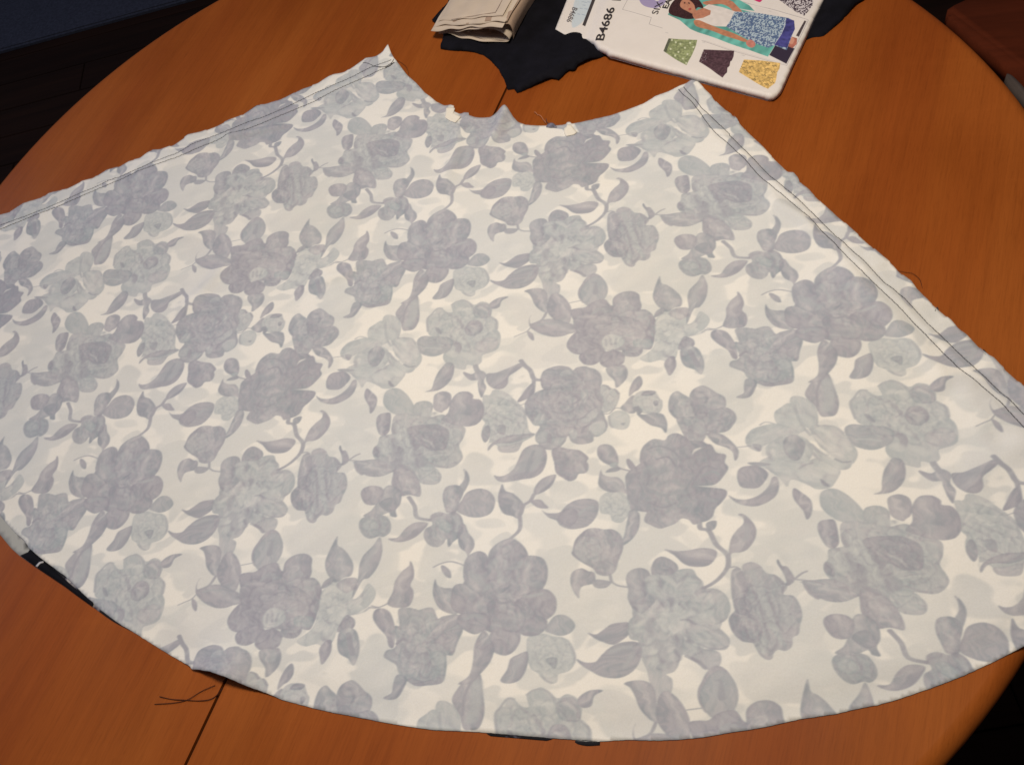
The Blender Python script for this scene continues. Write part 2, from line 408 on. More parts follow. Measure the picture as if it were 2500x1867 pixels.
C4 f .62 .8|475,140 500,70 560,40 620,50 680,100 730,180 730,240 700,280 620,270 540,240 490,190
C4 f .68 .7|725,240 740,170 800,145 860,150 890,180 880,240 850,320 770,310
C4 f .68 .6|545,350 570,270 640,250 760,260 860,280 980,260 1060,330 1160,370 1150,450 1110,520 1130,570 1140,630 1080,690 1010,710 900,700 960,760 950,820 900,845 800,835 740,780 700,760 600,740 480,720 420,640 390,600 390,540 430,500 450,440 540,420 545,400
C4 f .86 .15|895,150 910,90 980,65 1040,90 1040,160 1010,210 960,240 900,210
C4 f .93 .1|1020,240 1040,150 1100,80 1180,70 1230,100 1230,130 1290,140 1320,200 1310,280 1260,340 1180,360 1090,350 1030,330 960,300
C4 f 0 0|970,240 1010,212 1003,255
C4 f .93 .1|415,310 440,260 490,245 535,250 535,330 520,400 470,435 430,400
C4 f .85 .2|545,390 560,330 620,300 630,350 600,400 560,425
C4 f .92 .1|700,360 900,340 1010,380 1030,450 990,550 900,570 800,520 740,560 680,500 670,420
C4 s .5 .6 12|800,600 860,570 960,565
C4 s .55 .5 10|820,470 880,500 900,540
C4 s .5 .8 12|830,620 920,600 1000,600
C4 s .9 .1 10|860,660 940,690 1020,700
C4 s .9 .2 9|880,635 950,650 1030,610
C4 s .88 .2 9|870,600 940,585 1010,580
C4 f .92 .1|385,570 410,520 450,540 440,610 400,600
C4 s .92 .2 60|560,490 610,580 590,690
C4 s .92 .2 50|700,500 760,600 780,680
C4 s .5 .8 50|620,330 640,430 630,500
C4 s .52 .8 40|660,480 680,560 690,640
C4 s .5 .8 46|480,480 500,560
C4 s .54 .7 60|820,260 900,250
C4 s .56 .7 46|1080,560 1040,640 960,660
C4 s .6 .7 40|1080,400 1060,470
C4 f .58 .8|760,720 840,690 930,720 940,800 860,820 800,790
C4 f .86 .4|230,650 300,640 400,630 480,650 560,720 520,750 450,775 360,775 280,740 245,700
C4 f .88 .15|570,720 640,700 700,720 760,780 790,880 780,945 700,930 620,940 580,900 545,840 555,770
C4 f .93 .05|115,515 130,555 160,560 185,620 180,650 150,675 100,695 130,660 125,600 105,540
C4 s .9 .1 16|190,635 240,600 275,585
C4 s .88 .1 12|190,640 300,648 360,665
C4 s .85 .1 7|220,655 300,680
C4 s .88 .1 12|240,680 260,730 300,760
# 20
C4 f .85 .4|480,880 540,850 620,900 620,1000 580,1060 590,1115 540,1110 520,1080 440,1110 310,1110 380,1060 430,980
C4 f .93 .1|290,930 310,880 380,855 450,865 480,900 470,950 430,1000 380,1018 320,1000
C4 f .92 .3|440,1010 500,960 560,960 590,1030 520,1070
C4 f .76 .5|275,1200 290,1140 360,1100 440,1100 510,1120 543,1190 530,1250 480,1285 440,1280 370,1300 310,1270
C4 f .62 .7|320,1160 390,1140 430,1190 380,1240 315,1210
C4 s .88 .3 10|430,1120 450,1180 440,1240
# 19 cyclamen
C4 s .88 .2 22|690,950 740,1030 760,1120 890,1145
C4 f .82 .3|1150,715 1185,750 1198,810 1170,880 1130,930 1110,870 1150,810 1160,760
C4 f .86 .3|975,940 1000,870 1060,850 1120,860 1145,920 1110,1000 1080,1080 1010,1080 985,1010
C4 f .86 .3|1090,1060 1130,980 1180,910 1270,880 1350,895 1405,950 1410,1020 1370,1090 1280,1120 1180,1110
C4 s .72 .6 12|1150,1010 1260,960 1340,930
C4 s .72 .6 12|1180,1060 1280,1020 1370,990
C4 f .87 .3|870,1110 940,1075 1020,1090 1060,1070 1120,1100 1145,1160 1150,1230 1110,1290 1060,1330 1025,1370 1010,1300 980,1340 930,1370 860,1350 820,1290 830,1220 890,1180
C4 f .68 .8|910,1160 980,1130 1040,1180 1030,1250 960,1220
C4 s .65 .6 24|1080,1110 1110,1170 1100,1230
C4 f .93 .1|520,1300 600,1290 660,1220 730,1170 800,1160 850,1175 800,1240 740,1290 650,1325 570,1325
C4 f .9 .2|1110,1190 1160,1180 1190,1250 1235,1310 1240,1370 1200,1430 1190,1460 1175,1420 1120,1370 1105,1290
# O
C5 s .9 .2 20|1080,500 1060,560 1000,560
C5 f .85 .4|800,170 820,100 870,65 920,90 980,130 1000,200 1050,300 960,330 870,300 810,240
C5 f .85 .2|975,130 1000,60 1080,20 1140,40 1200,80 1270,120 1275,200 1200,240 1100,250 1010,220
C5 f .86 .3|1120,250 1200,215 1270,200 1340,230 1370,290 1340,350 1290,400 1200,415 1110,400 1060,330
C5 f .8 .4|870,300 960,280 1080,290 1120,380 1110,450 1050,540 980,530 940,460 900,380
C5 f .92 .1|1010,200 1080,180 1130,240 1080,300 1030,280
C5 s .93 .2 24|985,360 990,460
C5 s .65 .6 20|1040,340 1080,400
C5 s .65 .4 22|1200,330 1260,320
C5 f .9 .2|1120,420 1200,415 1270,440 1340,500 1385,560 1380,620 1355,645 1340,580 1290,540 1200,510 1150,470
C5 s .88 .2 12|1380,535 1490,525
# B dahlia
C5 f .96 .2|560,640 570,570 610,510 680,470 770,480 800,440 860,420 920,440 980,480 1080,490 1160,520 1200,580 1280,600 1270,660 1300,710 1250,790 1200,840 1150,855 1040,862 1200,877 1280,895 1285,940 1240,1000 1190,1050 1170,1110 1120,1150 1060,1165 1010,1180 970,1140 910,1130 860,1170 800,1195 730,1215 660,1190 600,1155 610,1100 620,1080 560,1070 490,1060 460,1000 450,900 440,790 470,740 540,690 565,670
C5 f .2 .3|1000,600 1010,560 1060,540 1078,545 1025,575
C5 s .6 .3 8|1050,862 1200,862
C5 s 1.04 .2 14|620,560 720,530 840,570 900,650
C5 s 1.04 .2 14|600,660 640,760 620,850
C5 s 1.04 .2 14|700,640 800,620 860,700
C5 s .86 .5 30|660,900 780,940 900,900 960,980
C5 s 1.05 .1 16|1000,850 1100,700 1200,720
C5 s .88 .6 40|720,850 820,820 920,860
C5 s 1.04 .1 18|640,1000 760,1040 860,1000
C5 s .87 .6 30|1080,780 1160,740 1220,760
C5 s .88 .6 50|640,700 700,760 760,720
C5 s .88 .4 40|1020,980 1120,960 1190,990
C5 f 0 0|1100,495 1108,462 1160,490 1140,512
# 13
C5 f .92 .1|205,560 230,520 290,515 340,540 375,610 378,680 330,690 260,665 215,620
C5 f .6 .8|310,675 370,665 370,705 320,700
C5 s .88 .2 14|360,690 400,715 470,732
C5 f .9 .2|275,745 310,715 370,705 400,720 360,740 300,747
C5 f .92 .1|450,640 475,640 520,690 540,740 480,720 455,680
C5 f .88 .25|235,725 250,765 310,785 380,790 430,840 440,880 470,935 400,910 320,915 250,890 215,850 220,790
C5 s .66 .5 20|320,830 360,860 380,890
C5 f .46 1|230,960 290,915 350,920 400,910 450,950 480,1020 470,1090 430,1150 380,1170 330,1150 310,1100 240,1090 225,1030
C5 s .68 .7 12|270,990 320,1030 270,1050
C5 s .68 .7 12|390,1050 440,1060 400,1110
C5 f .88 .3|480,1060 550,1080 560,1160 540,1240 480,1320 390,1370 430,1280 450,1180
# tulip
C5 f .9 .1|0,1400 20,1320 70,1260 130,1220 200,1215 260,1225 330,1225 390,1260 420,1320 415,1400 380,1490 360,1560 320,1600 260,1610 200,1590 170,1550 80,1500 10,1450 -10,1420
C5 f .72 .3|0,1400 70,1290 200,1300 240,1400 220,1520 120,1510 40,1460
C5 s .62 .5 14|60,1330 160,1340 240,1390
C5 s .62 .5 14|30,1430 140,1450 210,1440
C6 f .9 .3|1700,260 1720,200 1790,170 1850,195 1900,210 1900,290 1800,320 1775,370 1770,420 1730,370 1705,310
C6 f .88 .3|1890,270 1950,265 2040,285 2000,330 1930,335 1890,310
C6 s .88 .3 16|2040,280 2100,315 2180,328
C6 s .88 .3 14|2030,220 2045,285
# L
C7 f .9 .2|1330,200 1380,170 1430,210 1490,280 1500,380 1400,440 1370,520 1340,450 1325,330
C7 s .9 .2 16|1300,168 1360,160 1400,180
C7 f .76 .35|1420,150 1490,120 1560,145 1620,210 1700,230 1780,300 1790,340 1760,390 1840,400 1890,460 1920,560 1900,650 1890,720 1840,750 1835,820 1780,860 1720,850 1680,880 1670,920 1630,935 1570,900 1530,830 1500,790 1420,780 1350,720 1310,640 1310,580 1360,520 1400,440 1480,380 1430,230
C7 f .9 .15|1310,600 1360,540 1500,560 1580,650 1570,760 1500,790 1420,770 1340,700
C7 f .9 .1|1350,440 1450,420 1500,500 1450,560 1370,540
C7 s .62 .7 40|1500,200 1580,400 1640,560 1720,720
C7 s .62 .6 50|1740,430 1800,560 1830,640
C7 s .6 .8 26|1560,540 1620,700 1600,800
C7 s .58 .9 30|1650,640 1710,720 1760,800
C7 s .88 .2 16|1480,300 1560,480 1600,620 1640,760
C7 s .88 .2 14|1620,380 1680,520 1720,640 1760,700
C7 s .85 .3 12|1700,240 1760,310 1750,370
C7 s .55 .9 30|1560,830 1600,870
C7 s .9 .2 20|1640,900 1665,880
C7 s .66 .5 20|1420,600 1480,590 1540,640
# D daisy
C7 f .92 .15|125,710 190,725 250,690 320,640 400,625 470,630 470,720 400,780 340,810 260,790 190,760
C7 f .9 .2|30,930 100,960 190,955 240,900 320,830 420,790 540,790 585,850 550,970 480,1050 380,1090 250,1080 150,1030 70,980
C7 s .7 .6 50|320,870 400,840 480,830
C7 s .75 .5 30|430,1000 480,930 500,880
C7 f .58 .6|520,300 700,240 900,240 1060,300 1200,420 1250,600 1180,760 1050,860 900,900 740,960 620,900 540,760 500,560
C7 f .86 .3|445,260 470,200 540,170 610,180 650,230 640,330 700,420 620,520 570,550 500,500 460,420 465,350
C7 f .88 .2|655,190 680,110 740,75 810,95 870,140 880,190 840,250 760,260 680,250
C7 f .6 .7|600,260 700,220 800,230 900,180 1000,180 1040,240 1090,290 1080,370 980,400 860,420 740,440 640,380
C7 f .6 .6|1020,370 1120,340 1220,350 1290,410 1320,500 1290,590 1220,630 1100,620 950,600 930,520
C7 f .62 .5|580,930 600,840 700,780 800,770 920,760 1040,830 1220,870 1230,980 1110,1020 1040,960 950,900 910,900 880,990 840,1040 780,1060 830,1100 830,1180 800,1240 700,1290 650,1150 620,1020
C7 f .62 .5|930,620 1060,640 1180,650 1260,700 1315,770 1290,840 1230,855 1100,830 1000,780 920,720
C7 f .62 .7|460,680 480,600 560,555 640,570 720,640 700,760 640,810 560,780 480,760
C7 f .52 .7|600,560 700,480 850,430 940,470 960,560 930,680 850,720 740,700 640,640
C7 s .82 .3 40|650,600 640,660 650,730
C7 s .85 .3 30|560,800 620,820 680,800
C7 s .82 .3 50|700,790 740,860 750,940
C7 s .86 .3 36|850,740 890,820 880,930
C7 s .86 .3 36|960,780 1000,790
C7 s .85 .3 14|1060,800 1140,840 1230,845 1300,820
C7 s .82 .3 14|1290,580 1240,620 1190,640
C7 s .8 .3 14|780,510 700,420 640,380
C7 s .8 .4 20|830,420 825,530
C7 s .85 .3 22|900,470 940,510 1000,520
C7 s .85 .3 22|910,600 960,600 1030,635
C7 s .88 .2 26|950,905 1040,950 1110,1005
C7 s .8 .4 12|1090,430 1160,350 1240,370
C7 s .8 .3 24|720,260 720,360
C7 s .75 .4 16|880,340 940,260
C7 s .42 .9 24|760,540 840,600 800,680
C7 s .42 .9 24|860,540 900,560
C7 s .45 .9 60|1000,500 1060,560 1060,600
C7 s .5 .9 50|660,300 700,260
C7 s .46 .9 40|680,870 690,960 760,1000
C7 s .48 .9 40|500,660 560,640
C7 f .9 .1|1050,1180 1080,1120 1110,1060 1160,1000 1230,990 1300,1040 1350,1130 1365,1220 1340,1300 1200,1340 1120,1380 1070,1320 1045,1250
C7 s .7 .8 46|1210,1080 1230,1180 1200,1280
C7 s .94 .2 26|1190,1140 1170,1230 1160,1300
# stems
C5 s .9 .2 26|1060,1165 1070,1215 1140,1235 1200,1350 1295,1440 1300,1540
C7 s .9 .2 28|1300,60 1295,160 1230,250 1150,310 1090,335
C5 f .92 .15|1385,1100 1410,1090 1450,1110 1510,1170 1535,1230 1520,1310 1460,1390 1400,1415 1340,1420 1310,1440 1310,1370 1330,1290 1380,1220 1430,1170 1420,1120
C5 s .78 .4 24|1450,1180 1460,1260 1440,1310
C5 f .93 .1|765,1390 860,1405 960,1400 1060,1380 1150,1385 1205,1410 1190,1470 1130,1525 1020,1535 930,1510 850,1440
C5 f .9 .2|1115,1190 1130,1160 1200,1150 1190,1210 1140,1235
# F
C7 f .86 .2|430,1135 520,1110 620,1120 680,1180 700,1300 720,1400 700,1450 640,1430 560,1340 520,1240 480,1170
F2 f .9 .15|555,360 600,290 660,285 740,340 800,430 810,520 780,620 700,640 600,560 540,480
F2 f .88 .2|370,520 345,560 350,620 400,610 480,580 600,570 720,600 850,640 900,690 860,720 780,740 700,765 600,770 480,740 400,700 350,660 335,600 345,550
F2 s .72 .8 30|430,640 520,620 620,620
F2 s .88 .2 22|430,610 490,570 530,500
F2 s .86 .2 14|350,670 310,710 240,740 175,768
F2 f .9 .2|320,705 380,740 390,810 350,790 325,750
F2 f .76 .6|905,260 940,200 1000,130 1070,90 1130,95 1200,170 1215,260 1180,340 1120,400 1000,420 940,380 910,320
F2 s .9 .3 30|1060,170 1080,280
F2 s .62 .5 30|960,360 1020,260 1040,180
F2 s .88 .3 14|790,390 910,365
F2 f .92 .1|800,480 880,450 960,440 1050,380 1180,350 1240,410 1290,440 1300,560 1200,640 1000,640 850,600
F2 f .9 .1|1270,380 1290,320 1370,270 1480,255 1560,290 1575,360 1590,430 1540,520 1400,600 1290,540
F2 f .88 .3|1500,500 1600,460 1670,480 1730,540 1760,640 1740,760 1720,860 1680,910 1560,880 1450,760 1400,640
F2 f .95 .05|760,880 790,790 880,710 1000,700 1150,740 1150,880 1050,960 900,970 820,950
F2 f .95 .05|900,1020 920,960 1050,900 1180,920 1200,1000 1120,1050 1050,1085 960,1080
F2 f .95 .05|1130,1060 1150,960 1300,920 1400,970 1390,1060 1320,1090 1250,1100 1190,1110
F2 f .88 .2|1380,960 1400,880 1500,850 1600,900 1600,940 1550,985 1450,990
F2 f .92 .1|850,560 1200,520 1500,560 1700,700 1600,900 1400,920 1100,900 900,760
F2 f .5 .8|1145,820 1190,750 1280,740 1380,780 1400,840 1320,900 1220,920 1165,890
F2 s .78 .3 12|1190,800 1200,870
F2 s .78 .3 12|1250,790 1260,860
F2 s .78 .3 12|1310,790 1300,850
F2 s .74 .3 12|1230,890 1290,880
F2 s .55 .8 30|1350,770 1440,750 1490,730
F2 f .66 .8|1500,810 1580,790 1700,800 1720,850 1650,890 1520,880
F2 s .72 .5 50|1050,500 1130,450 1180,480
F2 s .74 .4 50|1370,520 1440,430 1510,470
F2 s .66 .7 40|1560,540 1640,560
F2 s .95 .1 30|1180,650 1300,600 1400,620
F2 s .7 .4 24|1480,940 1560,930
F2 f .86 .2|1200,1120 1300,1090 1390,1085 1435,1140 1435,1210 1390,1280 1310,1340 1290,1260 1220,1190
F2 s .7 .6 26|1340,1110 1350,1200
# G2
C2 f .44 .9|690,990 760,920 860,890 950,880 970,950 960,1020 1020,980 1060,910 1110,930 1145,970 1130,1020 1080,1070 1000,1110 950,1120 920,1150 880,1220 860,1300 790,1330 730,1320 640,1340 560,1310 640,1250 680,1200 690,1100
C2 f .62 .1|800,930 860,885 960,880 970,930 900,980 840,960
C2 s .66 .3 14|760,1085 830,1060 890,1070
C2 s .62 .6 10|960,1020 1020,1000 1080,930
C2 s .6 .6 24|950,1120 1060,1095 1110,1065
C2 s .68 .4 10|740,1150 800,1180 850,1160
C2 s .6 .6 12|700,1010 780,980 860,1000
C2 s .62 .5 30|790,1290 830,1250
C2 s .88 .2 12|1110,1062 1180,1060 1260,1030
C2 f .86 .4|725,612 740,670 790,690 850,730 905,790 908,860 850,880 790,915 740,890 690,840 670,780 690,700
C2 f .87 .3|1080,600 1110,640 1128,710 1110,800 1060,870 1010,890 960,1000 950,960 970,880 960,800 975,730 1040,660
C2 s .7 .5 24|1060,680 1020,760 1000,830
C2 f .86 .3|680,960 700,910 760,880 770,910 730,945
C2 f .9 .2|880,1230 910,1150 940,1120 1010,1150 1010,1200 940,1220
C2 f .84 .4|905,1230 970,1200 1040,1220 1080,1280 1100,1360 1075,1440 1020,1400 940,1370 905,1310
C2 s .95 .2 22|980,1240 1010,1300 1050,1370
C2 f .93 .05|765,1350 800,1300 845,1290 865,1350 850,1400 810,1450 780,1400
# E
C6 f .92 .15|360,110 385,160 390,240 360,310 385,360 380,430 340,490 250,500 200,490 170,460 215,370 235,280 290,200 350,150
C6 s .9 .2 12|35,485 100,497 170,465
C6 f .78 .5|260,520 330,500 400,510 430,520 500,500 555,510 590,590 640,570 770,560 800,680 760,780 730,860 710,900 660,900 665,980 650,1080 620,1130 500,1150 400,1150 330,1110 270,1060 240,980 180,940 140,910 160,860 240,820 230,660 270,650
C6 f .68 .8|480,640 500,540 560,560 580,640 530,700
C6 f .66 .4|320,660 380,620 440,680 420,720 340,730
C6 f .66 .6|380,740 500,720 540,780 480,830 400,810
C6 f .66 .5|340,1000 400,960 450,1000 420,1080 350,1080
C6 f .68 .6|530,900 600,860 660,900 640,1020 560,1010
C6 s .9 .2 24|310,860 350,920 380,880
C6 s .9 .2 16|480,880 520,980 500,1040
C6 s .9 .2 26|250,800 300,760 330,780
C6 f .9 .15|600,1080 500,1110 400,1110 330,1090 400,1150 500,1150 620,1130
C6 f .86 .2|540,800 620,720 720,680 790,680 750,790 720,890 670,860 600,800
C6 f .92 .15|60,530 110,505 180,530 215,600 235,700 220,830 180,820 160,740 90,660 50,590
C6 f .84 .2|450,820 540,700 600,620 680,570 760,565 790,600 740,650 640,700 570,770
C6 f .9 .2|330,1090 300,1180 250,1250 190,1268 130,1252 200,1210 215,1140 250,1060
# G
C6 f .46 1|1340,760 1400,720 1480,720 1560,740 1640,750 1700,790 1740,880 1740,960 1690,1030 1600,1060 1590,1120 1540,1140 1480,1110 1430,1050 1370,1010 1340,920 1335,840
C6 f .8 .5|1495,935 1545,915 1590,930 1575,1010 1530,980
C6 s .68 .5 12|1690,800 1735,890 1735,960
C6 s .75 .4 12|1450,1070 1500,1110 1550,1130
C6 s .62 .6 16|1400,870 1420,930
C6 s .62 .6 12|1580,860 1640,880 1620,960
C6 s .6 .7 12|1480,900 1440,960 1480,1000
C6 f .92 .15|1340,870 1270,890 1200,930 1170,1020 1115,1110 1180,1135 1260,1115 1310,1060 1345,960
C6 s .74 .4 30|1260,930 1240,1010
# A
C6 s .88 .2 14|555,160 620,130 700,115 780,135 830,160
C6 f .86 .3|620,145 660,160 695,200 700,250 660,240 625,190
C6 f .9 .3|570,260 585,310 640,335 720,340 760,380 760,500 750,550 680,545 610,510 570,450 550,380 555,310
C6 s .7 .6 24|690,380 690,440
C6 f .78 .5|1490,690 1510,640 1570,570 1640,560 1700,590 1740,650 1700,710 1620,735 1540,715
C6 f .9 .2|860,200 1000,100 1200,20 1400,120 1450,300 1520,450 1450,600 1300,680 1100,720 900,640 800,520 780,380
C6 f .92 .15|720,330 800,300 900,330 980,380 1030,450 1000,540 880,560 760,545 700,480
C6 f .92 .15|770,560 900,540 1010,560 1030,640 970,690 900,720 820,690 760,640
C6 f .9 .2|820,110 860,60 930,30 990,50 1020,110 1040,200 1020,300 1010,360 940,380 860,340 815,280 805,200
C6 f .9 .25|1016,63 1056,-7 1136,-62 1216,-77 1296,-27 1341,43 1340,110 1290,220 1200,320 1110,380 1040,330 1010,200
C6 f .88 .25|1250,130 1330,70 1420,70 1480,100 1510,180 1500,280 1450,360 1350,390 1240,400 1180,340
C6 f .93 .1|1350,380 1480,345 1550,380 1585,450 1570,540 1500,600 1400,640 1280,560 1220,480
C6 f .92 .15|1280,560 1400,560 1500,600 1490,680 1420,730 1330,735 1260,700 1220,640
C6 f .9 .1|1040,700 1000,800 1060,870 1150,900 1220,870 1270,800 1280,730 1250,690 1150,640
C6 f .92 .2|1000,480 1100,420 1220,440 1320,560 1310,640 1250,700 1150,690 1060,640
C6 s .68 .4 16|1165,70 1135,170 1095,300
C6 s .7 .4 12|1230,190 1190,260 1170,310
C6 s .64 .6 44|1330,405 1400,400 1450,385
C6 s .72 .6 40|900,230 950,290 1000,340
C6 s .68 .4 20|1070,640 1110,660 1110,720
C6 s .74 .4 26|1120,550 1200,560 1240,620
C6 s .76 .6 40|830,590 900,560 960,580
C6 s .97 .1 26|1050,400 1110,460 1200,450
C6 s .97 .1 22|1260,440 1320,480
C6 s .78 .6 60|1200,180 1260,130
C6 f .92 .15|975,685 930,740 895,830 885,950 850,1070 760,1138 870,1130 930,1070 1010,980 1050,900 1060,820 1020,740"""
FLOWERS = """C6 1150 450 450 480 0 3 7 .8
C6 450 850 330 330 1 4 7 1.1
C6 1540 920 210 210 2 3 6 .9
C1 440 1280 360 330 0 2 6 .8
C1 1240 1060 230 240 1 3 7 1.1
C1 1000 1060 160 170 2 3 6 1.0
F1 740 700 460 450 0 5 7 1.1
F1 1240 640 130 160 1 2 5 .9
C4 1520 330 240 260 2 4 5 1.1
C5 1080 290 300 260 0 3 6 .9
C5 860 810 450 420 1 5 8 .62
C4 860 500 330 340 0 4 8 1.1
C4 560 520 190 260 2 3 7 1.0
C4 690 830 150 140 1 2 6 .8
C7 850 590 480 500 0 2 10 1.3
C7 1640 520 300 430 1 5 6 1.2
C7 1450 650 150 150 2 3 5 .8
F2 1280 760 560 500 0 4 8 1.0
C2 850 1100 300 260 1 2 7 1.2
C4 1000 1210 180 180 2 2 5 .9
C4 410 1190 140 110 0 2 5 .9
C4 1060 960 110 130 1 2 5 .7
C5 350 1040 140 150 2 3 5 .9
C5 200 1390 230 230 0 3 5 .9
F1 1660 680 170 150 1 2 5 .9
F1 800 1350 230 220 2 2 6 .7
C6 1180 150 170 240 1 2 5 .7
"""
N = 1536
def smask(pts, x0, y0, w_, h_):
    X, Y = np.meshgrid(np.arange(w_)+x0+.5, np.arange(h_)+y0+.5)
    r = np.zeros((h_, w_), bool); j = len(pts)-1
    for i in range(len(pts)):
        xi, yi = pts[i]; xj, yj = pts[j]
        if yi != yj:
            a = min(yi, yj); b = max(yi, yj)
            k0 = max(0, int(math.floor(a-y0-.5))); k1 = min(h_, int(math.ceil(b-y0+.5))+1)
            if k1 > k0:
                yy = Y[k0:k1]
                r[k0:k1] ^= ((yi > yy) != (yj > yy)) & (X[k0:k1] < (xj-xi)*(yy-yi)/(yj-yi)+xi)
        j = i
    return r.astype(float)
def draw_tile():
    D = np.zeros((N, N)); G = np.full((N, N), .8)
    n1 = lat_noise(90, N, 1); n2 = lat_noise(30, N, 2); n3 = lat_noise(180, N, 3); nl = lat_noise(10, N, 4)
    wav = lat_noise(60, N, 5); wav2 = lat_noise(60, N, 6)
    gm = boxblur(np.clip((lat_noise(11, N, 8)*.6+lat_noise(26, N, 9)*.4-.50)*14, 0, 1), 3); D = .135*gm; G = .8+.2*gm
    gm = boxblur(np.clip((lat_noise(16, N, 18)*.6+lat_noise(40, N, 19)*.4-.56)*18, 0, 1), 2); D = np.maximum(D, .225*gm)
    for ln in TRACES.strip().splitlines():
        if ln.startswith('#'): continue
        hd, pt = ln.split('|'); hd = hd.split(); c, kind, d, g = hd[0], hd[1], float(hd[2]), float(hd[3])
        px = cr(c, pt)
        if kind in 'fg':
            sm = catmull(px, 5); uv = UV(sm)*N
            pad = 14
            x0, y0 = np.floor(uv.min(0)).astype(int)-pad; x1, y1 = np.ceil(uv.max(0)).astype(int)+pad
            h_, w_ = y1-y0, x1-x0
            m = smask(uv, x0, y0, w_, h_)
            ix = np.arange(x0, x1) % N; iy = np.arange(y0, y1) % N; sel = np.ix_(iy, ix)
            if kind == 'g':
                m = boxblur(boxblur(m, 4), 3); dd = d*(.8+.5*n2[sel]); 
                D[sel] = D[sel]*(1-m)+np.maximum(D[sel], dd)*m; G[sel] = G[sel]*(1-m)+g*m; continue
            mb = boxblur(boxblur(m, 7), 7); soft = boxblur(m, 1)
            rim = np.clip((1-mb)*2, 0, 1)
            # brush streaks along the long axis of the shape
            q = uv-uv.mean(0); ew, ev = np.linalg.eigh(q.T @ q); ax = ev[:, 1]; pr = ev[:, 0]
            X, Y = np.meshgrid(np.arange(x0, x1), np.arange(y0, y1))
            a = (X*ax[0]+Y*ax[1]+(wav[sel]-.5)*40); b = X*pr[0]+Y*pr[1]+(wav2[sel]-.5)*26
            st = n1[(b*3).astype(int) % N, (a*.6).astype(int) % N]-.5
            rim2 = np.clip((1-boxblur(boxblur(m, 2), 2))*2, 0, 1)
            dd = d+.10*d*(rim-.45)+.13*rim2*(1 if d > .4 else .5)+.22*st*min(1, d*1.3)+.10*(n2[sel]-.5)
            el = math.sqrt(ew[1]/max(ew[0], 1e-6))
            if d >= .82 and el > 1.6 and len(px) > 6:      # leaves: pale midrib, one half darker
                cc = (uv.mean(0) @ pr); bw_ = math.sqrt(ew[0]/len(uv)); q_ = (b-cc)/bw_
                dd = dd-.17*np.exp(-((q_-.25)/.45)**2)*(.5+n1[sel])+.05*np.tanh(-q_*2)
            gg = np.clip(g+.5*(n2[sel]-.5)+.5*st, 0, 1)
            D[sel] = D[sel]*(1-soft)+dd*soft; G[sel] = G[sel]*(1-soft)+gg*soft
        else:
            wd = float(hd[4]); sm = catmull(px, 4, False); uv = UV(sm)*N
            k = np.hypot(*np.diff(uv, axis=0).T).sum()/(np.hypot(*np.diff(sm, axis=0).T).sum()/CR[c][2]+1e-9)
            rad = max(wd*k*.5, 1.1); pad = int(rad+4)
            x0, y0 = np.floor(uv.min(0)).astype(int)-pad; x1, y1 = np.ceil(uv.max(0)).astype(int)+pad
            X, Y = np.meshgrid(np.arange(x0, x1)+.5, np.arange(y0, y1)+.5)
            dist = seg_dist(np.c_[X.ravel(), Y.ravel()], uv).reshape(X.shape)
            thin = wd <= 30 and d >= .85
            sf = 1.2 if thin else max(1.5, rad*.9)
            m = np.clip((rad+sf*.5-dist)/sf, 0, 1)*(1 if thin else .8)
            ix = np.arange(x0, x1) % N; iy = np.arange(y0, y1) % N; sel = np.ix_(iy, ix)
            m = m*(.75+.5*n1[sel]).clip(0, 1)
            D[sel] = D[sel]*(1-m)+d*m; G[sel] = G[sel]*(1-m)+g*m
    for fl in FLOWERS.strip().splitlines():
        c, cx_, cy_, rx, ry, rot, rings, pet, amp = fl.split(); cx_, cy_, rx, ry, rot, rings, pet, amp = map(float, (cx_, cy_, rx, ry, rot, rings, pet, amp)); rings = int(rings)
        P3 = UV(cr(c, [(cx_, cy_), (cx_+rx, cy_), (cx_, cy_+ry)]))*N; o = P3[0]; J = np.linalg.inv(np.c_[P3[1]-o, P3[2]-o])
        ext = np.abs(np.c_[P3[1]-o, P3[2]-o]).sum(1).astype(int)+4; x0, y0 = (o-ext).astype(int); x1, y1 = (o+ext).astype(int)
        X, Y = np.meshgrid(np.arange(x0, x1)+.5-o[0], np.arange(y0, y1)+.5-o[1]); u = J[0, 0]*X+J[0, 1]*Y; v = J[1, 0]*X+J[1, 1]*Y
        ix = np.arange(x0, x1) % N; iy = np.arange(y0, y1) % N; sel = np.ix_(iy, ix)
        u = u+.16*(wav[sel]-.5); v = v+.16*(wav2[sel]-.5)
        r = np.hypot(u, v); th = np.arctan2(v, u)+rot
        seed = int(cx_+cy_); fade = np.clip((1.0-r)/.18, 0, 1)*(D[sel] > .34)
        stn = lat_noise(120, 1024, seed)[(np.mod(th/(2*math.pi)*1024, 1024)).astype(int), (r*90).astype(int) % 1024]
        stn2 = lat_noise(48, 1024, seed+1)[(np.mod(th/(2*math.pi)*1024, 1024)).astype(int), (r*120).astype(int) % 1024]
        delta = .20*(stn-.5)+.18*(stn2-.5)
        for i in range(rings):
            Ri = (i+.75)/(rings+.25); k = round(pet*(.7+.5*Ri)); ph = seed*.7+i*1.9
            er = Ri*(.80+.24*np.abs(np.sin(k*th/2+ph)))+.05*(n2[sel]-.5)
            dr = r-er; ww = .035/(rings/3)
            delta += .22*np.exp(-(dr/ww)**2)*(.4+1.2*stn2)-.15*np.exp(-((dr+2.4*ww)/(1.9*ww))**2)*(.5+stn)
            sp_ = np.abs(np.cos(k*th/2+ph)); delta += .10*np.exp(-((1-sp_)/.03))*np.exp(-((r-er+.12)/.12)**2)
        D[sel] += (.58*amp*delta+.03)*fade
        G[sel] = np.clip(G[sel]-.9*delta*fade, 0, 1)
    D += .05*(n3-.5)*(D > .3)+.03*(n2-.5)+.06*(nl-.5)
